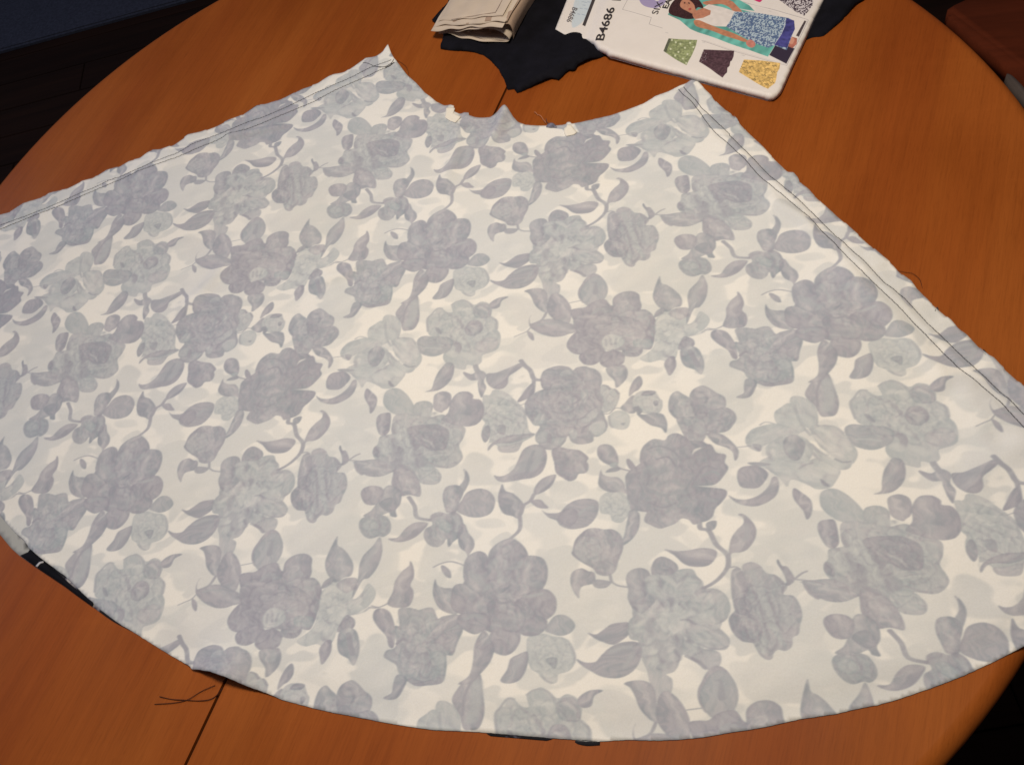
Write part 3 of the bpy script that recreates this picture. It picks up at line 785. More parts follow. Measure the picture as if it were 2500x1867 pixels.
    D = boxblur(boxblur(np.pad(D, 8, mode='wrap'), 2), 1)[8:-8, 8:-8]
    D = np.clip(D, 0, 1.1)
    G = np.clip(G, 0, 1)
    km = np.array([.67, .65, .485]); kg = np.array([.80, .66, .52]); base = np.array([.80, .79, .775])
    k = km*(1-G[..., None])+kg*G[..., None]
    col = base*np.exp(-k*INK*D[..., None])
    col *= (1+.02*(n3[..., None]-.5))
    return col
INK = 1.13
def to_srgb(c): return np.where(c <= .0031308, c*12.92, 1.055*np.power(np.clip(c, 1e-6, None), 1/2.4)-.055)
def make_image(name, col):
    h_, w_ = col.shape[:2]
    im = bpy.data.images.new(name, w_, h_, alpha=False)
    buf = np.ones((h_, w_, 4), np.float32); buf[..., :3] = np.clip(to_srgb(col), 0, 1)
    im.pixels.foreach_set(buf.ravel()); im.update(); im.pack()
    return im
floral = make_image("floral_print", draw_tile())

# ------------------------------------------------------------------ materials
SEAM = W([(1237, 215), (452, 1867)])
SEAM_ANG = math.atan2(SEAM[0][1]-SEAM[1][1], SEAM[0][0]-SEAM[1][0])
def wood_mat(name, off):
    m = Mat(name, .42)
    tc = m.n('ShaderNodeTexCoord'); mp = m.n('ShaderNodeMapping'); mp.vector_type = 'TEXTURE'; mp.inputs['Rotation'].default_value = (0, 0, SEAM_ANG); mp.inputs['Location'].default_value = (off, off*1.7, off)
    m.l(tc.outputs['Object'], mp.inputs[0]); v = mp.outputs[0]
    def st(sx, sy):
        k = m.n('ShaderNodeMapping'); k.inputs['Scale'].default_value = (sx, sy, sy); m.l(v, k.inputs[0]); return k.outputs[0]
    broad = m.noise(st(1.0, 6), 1.6, 3, .5)
    grain = m.noise(st(2.2, 48), 2.0, 5, .6)
    fine = m.noise(st(14, 420), 1.4, 4, .7)
    blotch = m.noise(st(3, 5), 2.2, 3, .5)
    c = m.ramp(broad, [(.30, (.226, .0500, .0080)), (.52, (.274, .0700, .0110)), (.72, (.314, .0890, .0155))])
    c = m.mix(.28, c, m.ramp(grain, [(.25, (.60, .55, .50)), (.5, (1, 1, 1)), (.75, (1.22, 1.25, 1.3))]), 'MULTIPLY')
    c = m.mix(.30, c, m.ramp(fine, [(.3, (.66, .62, .58)), (.55, (1, 1, 1)), (.8, (1.12, 1.12, 1.15))]), 'MULTIPLY')
    c = m.mix(.45, c, m.ramp(blotch, [(.3, (.80, .76, .74)), (.6, (1.08, 1.08, 1.08))]), 'MULTIPLY')
    wv = m.n('ShaderNodeTexNoise'); wv.inputs['Scale'].default_value = 9; wv.inputs['Detail'].default_value = 6; m.l(m.coords(.6, (1, 9, 1)), wv.inputs['Vector'])
    c = m.mix(.12, c, m.ramp(wv.outputs['Fac'], [(.60, (1, 1, 1)), (.72, (1.28, 1.34, 1.45))]), 'MULTIPLY')
    pores = m.noise(st(40, 700), 1.2, 2, .8); c = m.mix(.25, c, m.ramp(pores, [(.36, (.6, .55, .5)), (.46, (1, 1, 1))]), 'MULTIPLY')
    # small dark flecks in the veneer
    vo = m.n('ShaderNodeTexVoronoi'); vo.inputs['Scale'].default_value = 20; m.l(st(1, 2.2), vo.inputs['Vector'])
    fl = m.ramp(vo.outputs['Distance'], [(.0, (.62, .55, .5)), (.045, (1, 1, 1))])
    c = m.mix(.6, c, fl, 'MULTIPLY')
    m.color(c)
    r = m.ramp(blotch, [(.3, (.42, .42, .42)), (.7, (.55, .55, .55))]); m.l(r, m.b.inputs['Roughness'])
    m.bump(fine, .12, .0002)
    m.set(Specular_IOR_Level=.10)
    return m.m
WOOD = [wood_mat("cherry_wood_veneer", 0.0), wood_mat("cherry_wood_veneer_b", 3.3)]
def cloth_mat():
    m = Mat("printed_cotton", .88)
    uvn = m.n('ShaderNodeUVMap'); uvn.uv_map = 'print'
    im = m.n('ShaderNodeTexImage'); im.image = floral; im.extension = 'REPEAT'; im.interpolation = 'Cubic'; m.l(uvn.outputs[0], im.inputs[0])
    v = m.coords(0)
    f = m.noise(v, 900, 2, .6); l = m.noise(v, 7, 3, .5)
    c = m.mix(.5, im.outputs[0], m.ramp(f, [(.3, (.93, .93, .93)), (.7, (1.05, 1.05, 1.05))]), 'MULTIPLY')
    c = m.mix(.6, c, m.ramp(l, [(.35, (.955, .97, 1.0)), (.65, (1.02, 1.0, .965))]), 'MULTIPLY')
    m.color(c)
    wv = m.n('ShaderNodeTexWave'); wv.inputs['Scale'].default_value = 420; wv.inputs['Distortion'].default_value = 1.2; m.l(v, wv.inputs[0])
    m.bump(f, .25, .0002)
    m.set(Specular_IOR_Level=.15, Sheen_Weight=.15)
    return m.m
CLOTH = cloth_mat()
def plain(name, col, rough=.7, var=.12, scale=40, bump=0.0, spec=.3):
    m = Mat(name, rough); v = m.coords()
    n_ = m.noise(v, scale, 4)
    lo = tuple(c*(1-var) for c in col); hi = tuple(min(1, c*(1+var)) for c in col)
    m.color(m.ramp(n_, [(.3, lo), (.7, hi)])); m.set(Specular_IOR_Level=spec)
    if bump: m.bump(m.noise(v, scale*6, 3), bump, .0006)
    return m.m
THREAD = plain("grey_thread", (.04, .04, .055), .8)
BROWN_T = plain("brown_thread", (.05, .012, .006), .8)
PALE_T = plain("pale_thread", (.55, .26, .16), .8)
BLACKCLOTH = plain("black_cotton", (.0050, .0048, .0085), .85, .35, 60, .4, .12)
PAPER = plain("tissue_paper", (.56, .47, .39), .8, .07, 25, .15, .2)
PAPER_SHADED = plain("tissue_paper_shaded", (.36, .26, .20), .8, .10, 25, .15, .2)  # darker copy of the tissue colour, shade of the folds painted in
INKLINE = plain("brown_ink", (.16, .08, .07), .7)

# ------------------------------------------------------------------ round table in two halves
table = empty("round_table", (0, 0, 0), "round cherry wood dining table with a dark joint across its top", "table")
def table_half(side, off):
    """half a disc with rounded edge; straight side along the joint, grain along it"""
    RO = .013; T = .024; gap = .0012
    TABLE_R = .5585
    prof = [(0, 0)]+[(TABLE_R*k/14, 0) for k in range(1, 14)]+[(TABLE_R-RO, 0)]
    prof += [(TABLE_R-RO+RO*math.sin(a), -RO+RO*math.cos(a)) for a in np.linspace(0, math.pi/2, 9)[1:]]
    prof += [(TABLE_R-.001, -T+.004), (TABLE_R-.005, -T), (0, -T)]
    d = np.array([math.cos(SEAM_ANG), math.sin(SEAM_ANG)]); nrm = np.array([-d[1], d[0]])*side
    mid = SEAM[:, :2].mean(0); o0 = nrm*((mid @ nrm))   # the joint's own line
    V = []; F = []; na = 96
    for i in range(na+1):
        th = math.pi*i/na
        for r, z in prof:
            p = d*r*math.cos(th)+nrm*(r*math.sin(th))
            # keep the rim a true circle, move the joint onto its measured line
            k = (p @ nrm)
            sh = max(0, 1-abs(k)/.08)
            p = p+o0*sh+nrm*gap*sh
            V.append((p[0], p[1], z))
    n = len(prof)
    for i in range(na):
        for j in range(n-1):
            a, b, c_, e = i*n+j, i*n+j+1, (i+1)*n+j+1, (i+1)*n+j
            F.append((a, e, c_, b) if side < 0 else (a, b, c_, e))
    F.append(tuple(range(n))[::1]); F.append(tuple(na*n+j for j in range(n))[::-1])
    me = mesh("tabletop_half", V, F)
    bm = bmesh.new(); bm.from_mesh(me); bmesh.ops.remove_doubles(bm, verts=bm.verts, dist=1e-5); bmesh.ops.dissolve_degenerate(bm, edges=bm.edges, dist=1e-6)
    bmesh.ops.recalc_face_normals(bm, faces=bm.faces); bm.to_mesh(me); bm.free()
    o = link("tabletop_half", me, WOOD[off], table)
    for p in me.polygons: p.use_smooth = abs(p.normal.z) < .999 and len(p.vertices) < 6
    return o
table_half(1, 0); table_half(-1, 1)
_d = np.array([math.cos(SEAM_ANG), math.sin(SEAM_ANG)]); _nn = np.array([-_d[1], _d[0]]); _mid = _nn*(SEAM[:, :2].mean(0) @ _nn)
_a, _b = _mid-_d*.545, _mid+_d*.545
me = mesh("gap_shade_strip", [(*(p+_nn*s_*.002), z_) for p in (_a, _b) for s_ in (-1, 1) for z_ in (-.0035, -.006)], [(0, 2, 6, 4), (1, 5, 7, 3), (0, 4, 5, 1), (2, 3, 7, 6), (0, 1, 3, 2), (4, 6, 7, 5)])
link("gap_shade_strip", me, plain("black_gap_shade", (.006, .003, .002), .9), table, False)  # added black strip, stands in for the shade inside the joint gap
def lathe(name, prof, mat, parent, n=48, loc=(0, 0, 0)):
    V = []; F = []
    for i in range(n):
        th = 2*math.pi*i/n
        for r, z in prof: V.append((loc[0]+r*math.cos(th), loc[1]+r*math.sin(th), loc[2]+z))
    k = len(prof)
    for i in range(n):
        for j in range(k-1):
            a = i*k+j; b = ((i+1) % n)*k+j; F.append((a, b, b+1, a+1))
    me = mesh(name, V, F); return link(name, me, mat, parent)
lathe("apron", [(.47, -.031), (.47, -.10), (.45, -.10), (.45, -.031)], WOOD[0], table)
lathe("pedestal", [(.0, -.031), (.14, -.031), (.14, -.06), (.06, -.09), (.045, -.2), (.07, -.35), (.085, -.45), (.06, -.6), (.09, -.64), (.0, -.64)], WOOD[1], table)
for k in range(4):
    th = math.pi/4+k*math.pi/2
    P = [(.05, -.58), (.16, -.60), (.28, -.66), (.36, -.715)]
    me = tube_mesh([[(r*math.cos(th), r*math.sin(th), z) for r, z in P]], .022, 10, "foot"); link("foot", me, WOOD[0], table)

# ------------------------------------------------------------------ floor boards, rug, chair (dark surroundings)
FZ = -.74
fl = empty("floor", (0, 0, FZ), None, None); fl['kind'] = 'structure'; del fl['kind']
bpy.data.objects.remove(fl)
me = mesh("floor", [(-6, -6, FZ-.022), (6, -6, FZ-.022), (6, 6, FZ-.022), (-6, 6, FZ-.022)], [(0, 1, 2, 3)])
floor = link("floor", me, plain("dark_subfloor", (.012, .006, .004), .8)); floor['kind'] = 'structure'
def board_mat():
    m = Mat("dark_oak_boards", .8); v = m.coords(0, (1, 1, 1))
    oi = m.n('ShaderNodeObjectInfo')
    k = m.n('ShaderNodeMapping'); k.inputs['Scale'].default_value = (1.2, 22, 22); m.l(v, k.inputs[0])
    g = m.noise(k.outputs[0], 2.2, 5, .6)
    c = m.ramp(g, [(.3, (.009, .0032, .0018)), (.7, (.022, .008, .0042))])
    c = m.mix(oi.outputs['Random'], c, m.mix(.5, c, (.5, .5, .5), 'MULTIPLY'))
    m.color(c); m.bump(g, .2, .001); m.set(Specular_IOR_Level=.12); return m.m
BM = board_mat()
rug_edge = W([(0, 122), (503, -16)], FZ+.012)
fa = math.atan2(rug_edge[1][1]-rug_edge[0][1], rug_edge[1][0]-rug_edge[0][0])
bw = .11; bl = 1.5
bme = None
ca, sa = math.cos(fa), math.sin(fa)
cnt = 0
for r in range(-12, 26):
    for q in range(-3, 3):
        cx_ = (q+((r*37) % 10)/10.0)*bl; cy_ = r*bw
        x = cx_*ca-cy_*sa; y = cx_*sa+cy_*ca
        if x < -3.2 or x > 2.4 or y < -1.2 or y > 2.6: continue
        if bme is None:
            bm = bmesh.new(); bmesh.ops.create_cube(bm, size=1); bmesh.ops.scale(bm, vec=(bl-.002, bw-.003, .02), verts=bm.verts)
            bmesh.ops.bevel(bm, geom=[e for e in bm.edges if min(v.co.z for v in e.verts) > 0], offset=.0015, segments=1, affect='EDGES')
            bme = bpy.data.meshes.new("plank"); bm.to_mesh(bme); bm.free(); bme.materials.append(BM)
        o = bpy.data.objects.new("plank", bme); C.objects.link(o); o.location = (x, y, FZ-.0105); o.rotation_euler = (0, 0, fa); o.parent = floor
        cnt += 1
# rug on the far left
dv = np.array([ca, sa]); nv = np.array([-sa, ca]);
if (nv @ np.array([0, 1])) < 0: nv = -nv
p0 = rug_edge[0][:2]-dv*.9; p1 = rug_edge[0][:2]+dv*2.2
rp = [p0, p1, p1+nv*1.3, p0+nv*1.3]
bm = bmesh.new(); vs = [bm.verts.new((a[0], a[1], FZ)) for a in rp]; f_ = bm.faces.new(vs)
ex_ = bmesh.ops.extrude_face_region(bm, geom=[f_]); bmesh.ops.translate(bm, vec=(0, 0, .012), verts=[v for v in ex_['geom'] if isinstance(v, bmesh.types.BMVert)])
bmesh.ops.recalc_face_normals(bm, faces=bm.faces)
bmesh.ops.bevel(bm, geom=[e for e in bm.edges if min(v.co.z for v in e.verts) > FZ+.01], offset=.005, segments=3, affect='EDGES')
me = bpy.data.meshes.new("rug"); bm.to_mesh(me); bm.free()
rug = link("rug", me, plain("dark_blue_pile", (.046, .050, .070), .95, .25, 160, .8, .05), smooth=False)
tag(rug, "dark slate blue rug lying on the dark floor behind the table's left edge", "rug")

# wooden chair at the upper right, its seat just past the table edge
SZ = -.285
seat_c = W([(2334, -10), (2337, 60), (2420, 118), (2520, 190)], SZ)
chair = empty("dining_chair", (float(seat_c[2][0])+.2, float(seat_c[2][1])+.15, FZ), "dark reddish brown wooden chair pushed towards the upper right of the table", "chair")
CHM = Mat("dark_mahogany", .8); CHM.set(Specular_IOR_Level=.1); v_ = CHM.coords(.4, (2, 14, 14)); CHM.color(CHM.ramp(CHM.noise(v_, 2.5, 5, .6), [(.3, (.085, .016, .005)), (.7, (.15, .028, .009))])); CHM = CHM.m
a0 = seat_c[1][:2]; a1 = seat_c[3][:2]; du = (a1-a0)/np.linalg.norm(a1-a0); dn = np.array([-du[1], du[0]])
if dn @ a0 < 0: dn = -dn
def sp(u, v): return a0+du*u+dn*v
seat = [sp(0, .0), sp(.2, -.012), sp(.42, 0), sp(.44, .03), sp(.40, .40), sp(.02, .40), sp(-.03, .05), sp(-.02, .01)]
def slab(name, pts, z0, z1, mat, parent, bev=.006):
    bm = bmesh.new(); vs = [bm.verts.new((p[0], p[1], z0)) for p in pts]; f_ = bm.faces.new(vs)
    ex_ = bmesh.ops.extrude_face_region(bm, geom=[f_]); bmesh.ops.translate(bm, vec=(0, 0, z1-z0), verts=[v for v in ex_['geom'] if isinstance(v, bmesh.types.BMVert)])
    bmesh.ops.recalc_face_normals(bm, faces=bm.faces)
    if bev: bmesh.ops.bevel(bm, geom=list(bm.edges), offset=bev, segments=3, affect='EDGES')
    me = bpy.data.meshes.new(name); bm.to_mesh(me); bm.free(); return link(name, me, mat, parent)
slab("seat", catmull(seat, 5), SZ-.025, SZ, CHM, chair, 0)
for (u, v) in ((.03, .04), (.38, .04), (.05, .36), (.36, .36)):
    p = sp(u, v); top = SZ-.02 if v < .2 else .16
    me = tube_mesh([[(p[0], p[1], FZ), (p[0], p[1], (FZ+top)/2), (p[0]+dn[0]*(.05 if v > .2 else 0), p[1]+dn[1]*(.05 if v > .2 else 0), top)]], .018, 12, "leg"); link("leg", me, CHM, chair)
for zz in (.02, .12):
    a = sp(.05, .40); b = sp(.36, .40)
    slab("back_rail", [a, b, b+dn*.02, a+dn*.02], zz-.03, zz+.03, CHM, chair, .004)
# pale grey strip beside the table edge
gq = W([(2458, 181), (2472, 186), (2500, 214), (2540, 262), (2530, 275), (2492, 232), (2462, 197)], -.06)
slab("grey_strip", catmull(gq, 4), -.075, -.06, plain("grey_webbing", (.075, .06, .06), .8), None, 0)
tag(bpy.data.objects["grey_strip"], "narrow pale grey strip just past the table's right edge, above the chair", "strap")

# ------------------------------------------------------------------ cloth sheets
def sheet(name, outline, spacing, zf, mat, parent, uv=True, thick=.0004):
    out = resample(outline, spacing*.6)
    lo = out.min(0); hi = out.max(0)
    pts = []
    r = 0; y = lo[1]
    while y < hi[1]:
        x = lo[0]+(spacing/2 if r % 2 else 0)
        while x < hi[0]: pts.append((x, y)); x += spacing
        y += spacing*.866; r += 1
    pts = np.array(pts); pts = pts[inside(pts, out)]
    pts = pts[seg_dist(pts, out, True) > spacing*.45]
    allp = np.vstack([out, pts]); n = len(out)
    res = delaunay_2d_cdt([Vector(p) for p in allp], [(i, (i+1) % n) for i in range(n)], [list(range(n))], 1, 1e-7)
    v2 = np.array([tuple(v) for v in res[0]]); F = [tuple(f) for f in res[2]]
    z = zf(v2)
    me = mesh(name, np.c_[v2, z], F)
    bm = bmesh.new(); bm.from_mesh(me); 
    for f in bm.faces:
        if f.normal.z < 0: f.normal_flip()
    bm.to_mesh(me); bm.free()
    if uv:
        t = UV(PXL(v2)); lay = me.uv_layers.new(name='print')
        idx = np.zeros(len(me.loops), np.int32); me.loops.foreach_get('vertex_index', idx)
        lay.data.foreach_set('uv', t[idx].astype(np.float32).ravel())
    o = link(name, me, mat, parent); solid(o, thick, -1)
    return o
seamL_edge = np.vstack([[(-230, 632), (-100, 572)], cr('T4', "0,1165 60,1150 130,1105 230,1075 270,1045 370,1025 450,985 510,970 580,925 650,905 700,875 760,860 800,830 830,817 870,815 940,790 985,760 1020,735 1090,720 1170,690 1240,655 1310,630 1390,575 1440,570 1520,545 1570,520 1640,485 1720,460 1765,430 1800,410 1860,400 1920,360 1975,320 2030,312 2070,290 2102,255")])
waist = np.vstack([cr('TP', "683,180 700,215 730,290 765,360 860,480 1000,660 1150,790 1290,950 1400,1030 1480,1100 1620,1168 1690,1160 1725,1152 1785,1172 1757,1255 1885,1312 1950,1285 2025,1283 2035,1335"),
                   cr('T1', "530,1275 600,1280 690,1276 740,1250 800,1205 835,1188 865,1186 900,1215 950,1280 1000,1330 1080,1358 1200,1366 1300,1366"),
                   cr('WS', "950,636 1060,628 1230,615 1310,595 1312,555 1400,550 1430,590"),
                   cr('E1', "760,515 860,492 1000,461 1150,410 1280,360 1380,297 1500,258 1580,218 1640,195 1690,162")])
seamR_edge = np.vstack([cr('E1', "1725,172 1745,190 1790,240 1850,300 1872,338 1960,420 2060,490 2085,530"),
                        cr('RS', "60,20 110,70 135,130 250,260 440,440 560,570 660,670 790,790 860,790 910,840 940,890 942,930 1060,1020 1160,1130 1290,1240 1430,1370 1580,1495 1680,1590"),
                        cr('C3', "1000,80 1080,150 1160,220 1300,340 1370,415 1460,480 1500,540 1640,680 1720,750 1800,815 1850,880 1920,920 2020,1030 2110,1110"),
                        cr('E2', "1820,0 1940,90 2050,200 2203,335"), [(2570, 1002), (2650, 1075)]])
hem_r = np.vstack([[(2672, 1200), (2640, 1380), (2580, 1500)], cr('E3', "2203,1125 2080,1190 1920,1270 1700,1370 1500,1450 1300,1520 1100,1585 950,1625 800,1652"),
                   cr('C7', "2203,1385 1900,1430 1600,1497 1300,1545 1100,1580 900,1600 700,1608 470,1602 200,1617 0,1609"),
                   cr('C6', "1960,1615 1560,1590 1350,1572 1100,1552 900,1535 550,1520 300,1485 100,1450")])
hem_l = np.vstack([cr('T5', "2212,1365 2000,1325 1870,1295 1700,1250 1620,1215 1520,1180 1400,1130 1300,1095 1200,1072 1165,1070 1150,1050 1040,990 950,935 800,840 730,800 640,735 560,670 400,510 270,410 190,345 160,300 100,250 50,200 0,140"), [(-60, 1195), (-130, 1080), (-190, 930), (-235, 780), (-245, 690)]])
OUT_PX = np.vstack([seamL_edge, waist[1:], seamR_edge, hem_r, hem_l])
OUT = W(OUT_PX)[:, :2]
seamL1 = np.vstack([[(-220, 655), (-100, 598)], cr('T4', "0,1220 140,1175 270,1120 400,1060 500,1020 590,975 640,960 750,915 850,875 970,825 1050,775 1160,735 1250,700 1330,660 1420,635 1560,570 1700,500 1800,460 1900,415 2000,365 2120,318")])
seamL2 = np.vstack([[(-215, 668), (-100, 610)], cr('T4', "0,1245 120,1200 300,1125 500,1040 640,980 750,930 900,880 1000,840 1120,790 1240,740 1420,670 1560,610 1700,550 1820,490 1900,455 2000,410 2100,360 2124,330")])
seamR1 = np.vstack([cr('E1', "1570,230 1620,290 1680,340 1740,420 1800,510 1880,610 1990,710"), cr('RS', "0,430 200,620 400,850 620,1030 830,1210 1080,1420 1300,1640"), cr('C3', "800,150 1000,360 1200,560 1400,750 1600,960 1800,1150"), cr('E2', "1640,170 1800,290 2000,460 2203,680"), [(2600, 1150), (2645, 1205)]])
seamR2 = np.vstack([cr('E1', "1615,212 1650,260 1720,330 1770,400 1830,450 1900,520 2000,610"), cr('RS', "0,285 280,560 560,850 800,1040 890,1115 1060,1270 1240,1450 1430,1640"), cr('C3', "860,120 1060,300 1220,480 1400,620 1600,830 1770,990"), cr('E2', "1780,160 1880,250 2000,370 2080,430 2203,560"), [(2600, 1075), (2650, 1125)]])
SL1, SL2, SR1, SR2 = [W(resample(a, 6, False), .002)[:, :2] for a in (seamL1, seamL2, seamR1, seamR2)]
def along(P, line):
    L = np.array(line); i = np.argmin(((P[:, None, :]-L[None, ::8, :])**2).sum(2), axis=1)*8
    d = np.r_[0, np.cumsum(np.hypot(*np.diff(L, axis=0).T))]; return d[np.minimum(i, len(d)-1)]
def ridge(P, pts_px, wdt, hgt, asym=0):
    L = W(catmull(pts_px, 4, False))[:, :2]; d = seg_dist(P, L)
    # fade at both ends
    e = np.minimum(np.hypot(*(P-L[0]).T), np.hypot(*(P-L[-1]).T))
    return hgt*np.exp(-(d/wdt)**2)*sstep(e, 0, .02) if not asym else hgt*np.exp(-(d/wdt)**2)
def cloth_z(P):
    z = np.full(len(P), .0016)
    z += .0009*pnoise(P, 5, 11)+.00035*pnoise(P, 16, 12)
    de = seg_dist(P, OUT, True)
    z += .0016*sstep(de, 0, .03)
    z = .0009+(z-.0009)*sstep(de, 0, .022)
    for (a, b, sd) in ((SL1, SL2, 21), (SR2, SR1, 22)):
        d1 = seg_dist(P, a); d2 = seg_dist(P, b)
        # allowance outside the stitching ripples, stitching pulls the cloth down
        side = d1 < d2
        s_ = along(P, a)
        rip = np.sin(s_*2*math.pi/.034+2.0*np.sin(s_*19+sd))
        near = side*sstep(d1, .0015, .010)*(d1 < .03)
        z += near*(.0009+.0006*rip)
        z += .0011*np.exp(-(d2/.012)**2)*(1+.3*rip)
        z -= .0011*np.exp(-(d1/.0016)**2)+.0011*np.exp(-(d2/.0016)**2)
    # folds read from the photograph
    z += ridge(P, cr('T1', "865,1195 830,1300 790,1420 700,1560"), .0065, .0062, 1)*sstep(P[:, 1], W([(1100, 440)])[0][1], W([(1225, 275)])[0][1])
    z += ridge(P, cr('T4', "1180,760 1330,742 1450,715 1585,690"), .0045, .0036)
    z += ridge(P, [(1858, 480), (1905, 515), (1962, 548), (2000, 600)], .006, .0036)
    z += ridge(P, [(2030, 640), (2130, 740), (2230, 850), (2330, 960)], .007, .0028)
    z += ridge(P, [(420, 790), (500, 715), (570, 640)], .008, .0026)
    z += ridge(P, [(1130, 300), (1110, 380), (1090, 470)], .008, .0028)
    z += ridge(P, [(790, 560), (850, 545), (900, 500)], .006, .0012)
    z += ridge(P, [(760, 690), (830, 680), (900, 640)], .006, .0026)
    z += ridge(P, [(2310, 960), (2370, 1000), (2440, 1080)], .014, .0030)
    z += ridge(P, [(2330, 1180), (2420, 1130), (2520, 1110)], .012, .0020)
    # hem lifts off the table beside the joint
    c = W([(560, 1655)])[0][:2]; z += .013*np.exp(-(np.hypot(*(P-c).T)/.024)**2)
    c = W([(112, 1362)])[0][:2]; z += .004*np.exp(-(np.hypot(*(P-c).T)/.03)**2)
    c = W([(955, 118)])[0][:2]; z += .003*np.exp(-(np.hypot(*(P-c).T)/.01)**2)
    return np.maximum(z, .0009)
garment = empty("skirt_panel", (0, 0, 0), "unfinished floral skirt panel, wrong side up, stitched down both sides and spread over the table", "skirt")
def frayed(o, amp, seed):
    q = resample(o, .0016); r = np.random.default_rng(seed); nrm = np.roll(q, -1, 0)-np.roll(q, 1, 0); nrm = np.c_[nrm[:, 1], -nrm[:, 0]]; nrm /= np.linalg.norm(nrm, axis=1)[:, None]+1e-9
    return q+nrm*(r.normal(0, amp, len(q)))[:, None]
upper = sheet("upper_panel", frayed(OUT, .00009, 3), .0028, cloth_z, CLOTH, garment, True, .00025)
# lower panel: printed side up, peeping out round the edges
low_px = np.vstack([seamL_edge, waist[1:], seamR_edge, hem_r, cr('T5', "2212,1367 2000,1327 1870,1297 1700,1252 1520,1180 1400,1125 1300,1090 1200,1068 1040,990 950,937 800,842 730,806 690,785 640,752 600,722 560,692 400,575 300,505 220,455 120,385 70,340 0,255"), [(-60, 1225), (-130, 1100), (-190, 940), (-235, 780), (-245, 690)]])
lo = W(low_px)[:, :2]; lo = resample(lo, .003)
nrm = np.roll(lo, -1, 0)-np.roll(lo, 1, 0); nrm = np.c_[nrm[:, 1], -nrm[:, 0]]; nrm /= np.linalg.norm(nrm, axis=1)[:, None]+1e-9
if inside(lo[:1]+nrm[:1]*.004, lo)[0]: nrm = -nrm
lpx = PXL(lo); amt = -.0018+.0012*pnoise(lo, 30, 5)
hemz = (lpx[:, 1] > 1700) & (lpx[:, 0] > 1190) & (lpx[:, 0] < 1345); amt = np.where(hemz, .0018, amt)
left = (lpx[:, 0] < 330) & (lpx[:, 1] > 1250); amt = np.where(left, 0, amt)
top = (lpx[:, 0] > 560) & (lpx[:, 0] < 905) & (lpx[:, 1] < 300); amt = np.where(top, .0007+.0012*pnoise(lo, 22, 9), amt)
lo = lo+nrm*amt[:, None]
lm = Mat("printed_cotton_right_side", .85); v_ = lm.coords()
n_ = lm.noise(v_, 60, 3, .5)
cc = lm.ramp(n_, [(.0, (.006, .006, .011)), (.56, (.006, .006, .012)), (.60, (.10, .10, .15)), (.68, (.45, .43, .44)), (.76, (.08, .08, .1))])
at = lm.n('ShaderNodeVertexColor'); at.layer_name = 'print_patch'
cc = lm.mix(at.outputs[0], cc, (.36, .37, .37))
lm.color(cc)
lower = sheet("lower_panel", lo, .005, lambda P: np.full(len(P), .0005), lm.m, garment, False, .0003)
me = lower.data; ca_ = me.color_attributes.new("print_patch", 'FLOAT_COLOR', 'POINT'); co = np.array([v.co[:2] for v in me.vertices]); q = PXL(co)
k = ((q[:, 0]*1.0-(q[:, 1]-1300)*.62 < 45) & (q[:, 1] > 1100)).astype(float)
ca_.data.foreach_set('color', np.c_[k, k, k, np.ones(len(k))].astype(np.float32).ravel())
# turned corner of dark print at the lower left
fq = W(cr('T5', "122,383 170,362 188,338 240,392 330,470 430,560 565,668 556,690 470,628 390,568 300,508 205,444"), .001)[:, :2]
sheet("turned_hem", fq, .004, lambda P: np.full(len(P), .0014), BLACKCLOTH, garment, False, .0003)
wq = W(cr('T5', "212,445 235,420 262,415 262,424 240,430 222,452"), .002)[:, :2]
sheet("white_print_fleck", wq, .002, lambda P: np.full(len(P), .0019), plain("white_ink", (.5, .5, .55)), garment, False, .0001)
for k_, (c_, tq) in enumerate((('TP', "1640,1170 1722,1152 1787,1172 1757,1255 1890,1314 1800,1440 1700,1400 1620,1340"), ('WS', "1250,640 1312,600 1310,553 1400,548 1440,610 1540,735 1480,790 1300,830 1255,760"))):
    tq = W(cr(c_, tq), .004)[:, :2]
    sheet("snipped_tab", tq, .002, lambda P: cloth_z(P)+.0009, plain("cream_cotton", (.80, .76, .69), .88, .03), garment, False, .0003)
bq = W(cr('WS', "850,625 870,570 940,530 1010,540 1080,600 1100,635 950,640"), .003)[:, :2]
sheet("folded_allowance", bq, .002, lambda P: .0016+.0015*np.exp(-(np.hypot(*(P-bq.mean(0)).T)/.003)**2), plain("blue_grey_print", (.17, .17, .24), .8, .5, 260), garment, False, .0003)
from mathutils.bvhtree import BVHTree
_bvh = BVHTree.FromPolygons([v.co[:] for v in upper.data.vertices], [p.vertices[:] for p in upper.data.polygons])
def surf_z(P):
    out = []
    for p in np.atleast_2d(P):
        hit = _bvh.ray_cast(Vector((p[0], p[1], .1)), Vector((0, 0, -1)))
        out.append(hit[0].z if hit[0] is not None else .0015)
    return np.array(out)
def stitch(line, seed):
    L = resample(line, .0003, False); paths = []; i = 0; r = random.Random(seed)
    z = surf_z(L)
    while i+11 < len(L):
        a = L[i:i+10:1]; zz = z[i:i+10]
        t = a[-1]-a[0]; t = t/(np.linalg.norm(t)+1e-9); sk = np.array([-t[1], t[0]])*r.uniform(-.00012, .00012)
        idx = [0, 3, 6, 9]; hh = [-.00012, .0001, .0001, -.00012]
        paths.append([(a[j][0]+sk[0], a[j][1]+sk[1], zz[j]+.0002+h) for j, h in zip(idx, hh)]); i += 10
    return link("stitch_row", tube_mesh(paths, .00031, 4, "stitch_row"), THREAD, garment)
for k, l in enumerate((SL1, SL2, SR1, SR2)): stitch(l, k)
kn = W(cr('TP', "620,500 660,480 700,455 735,425 765,405"), .004); kz = surf_z(kn[:, :2])
link("back_stitching", tube_mesh([[(p[0], p[1], z_+.0004) for p, z_ in zip(kn, kz)]], .0005, 6, "back_stitching"), THREAD, garment)

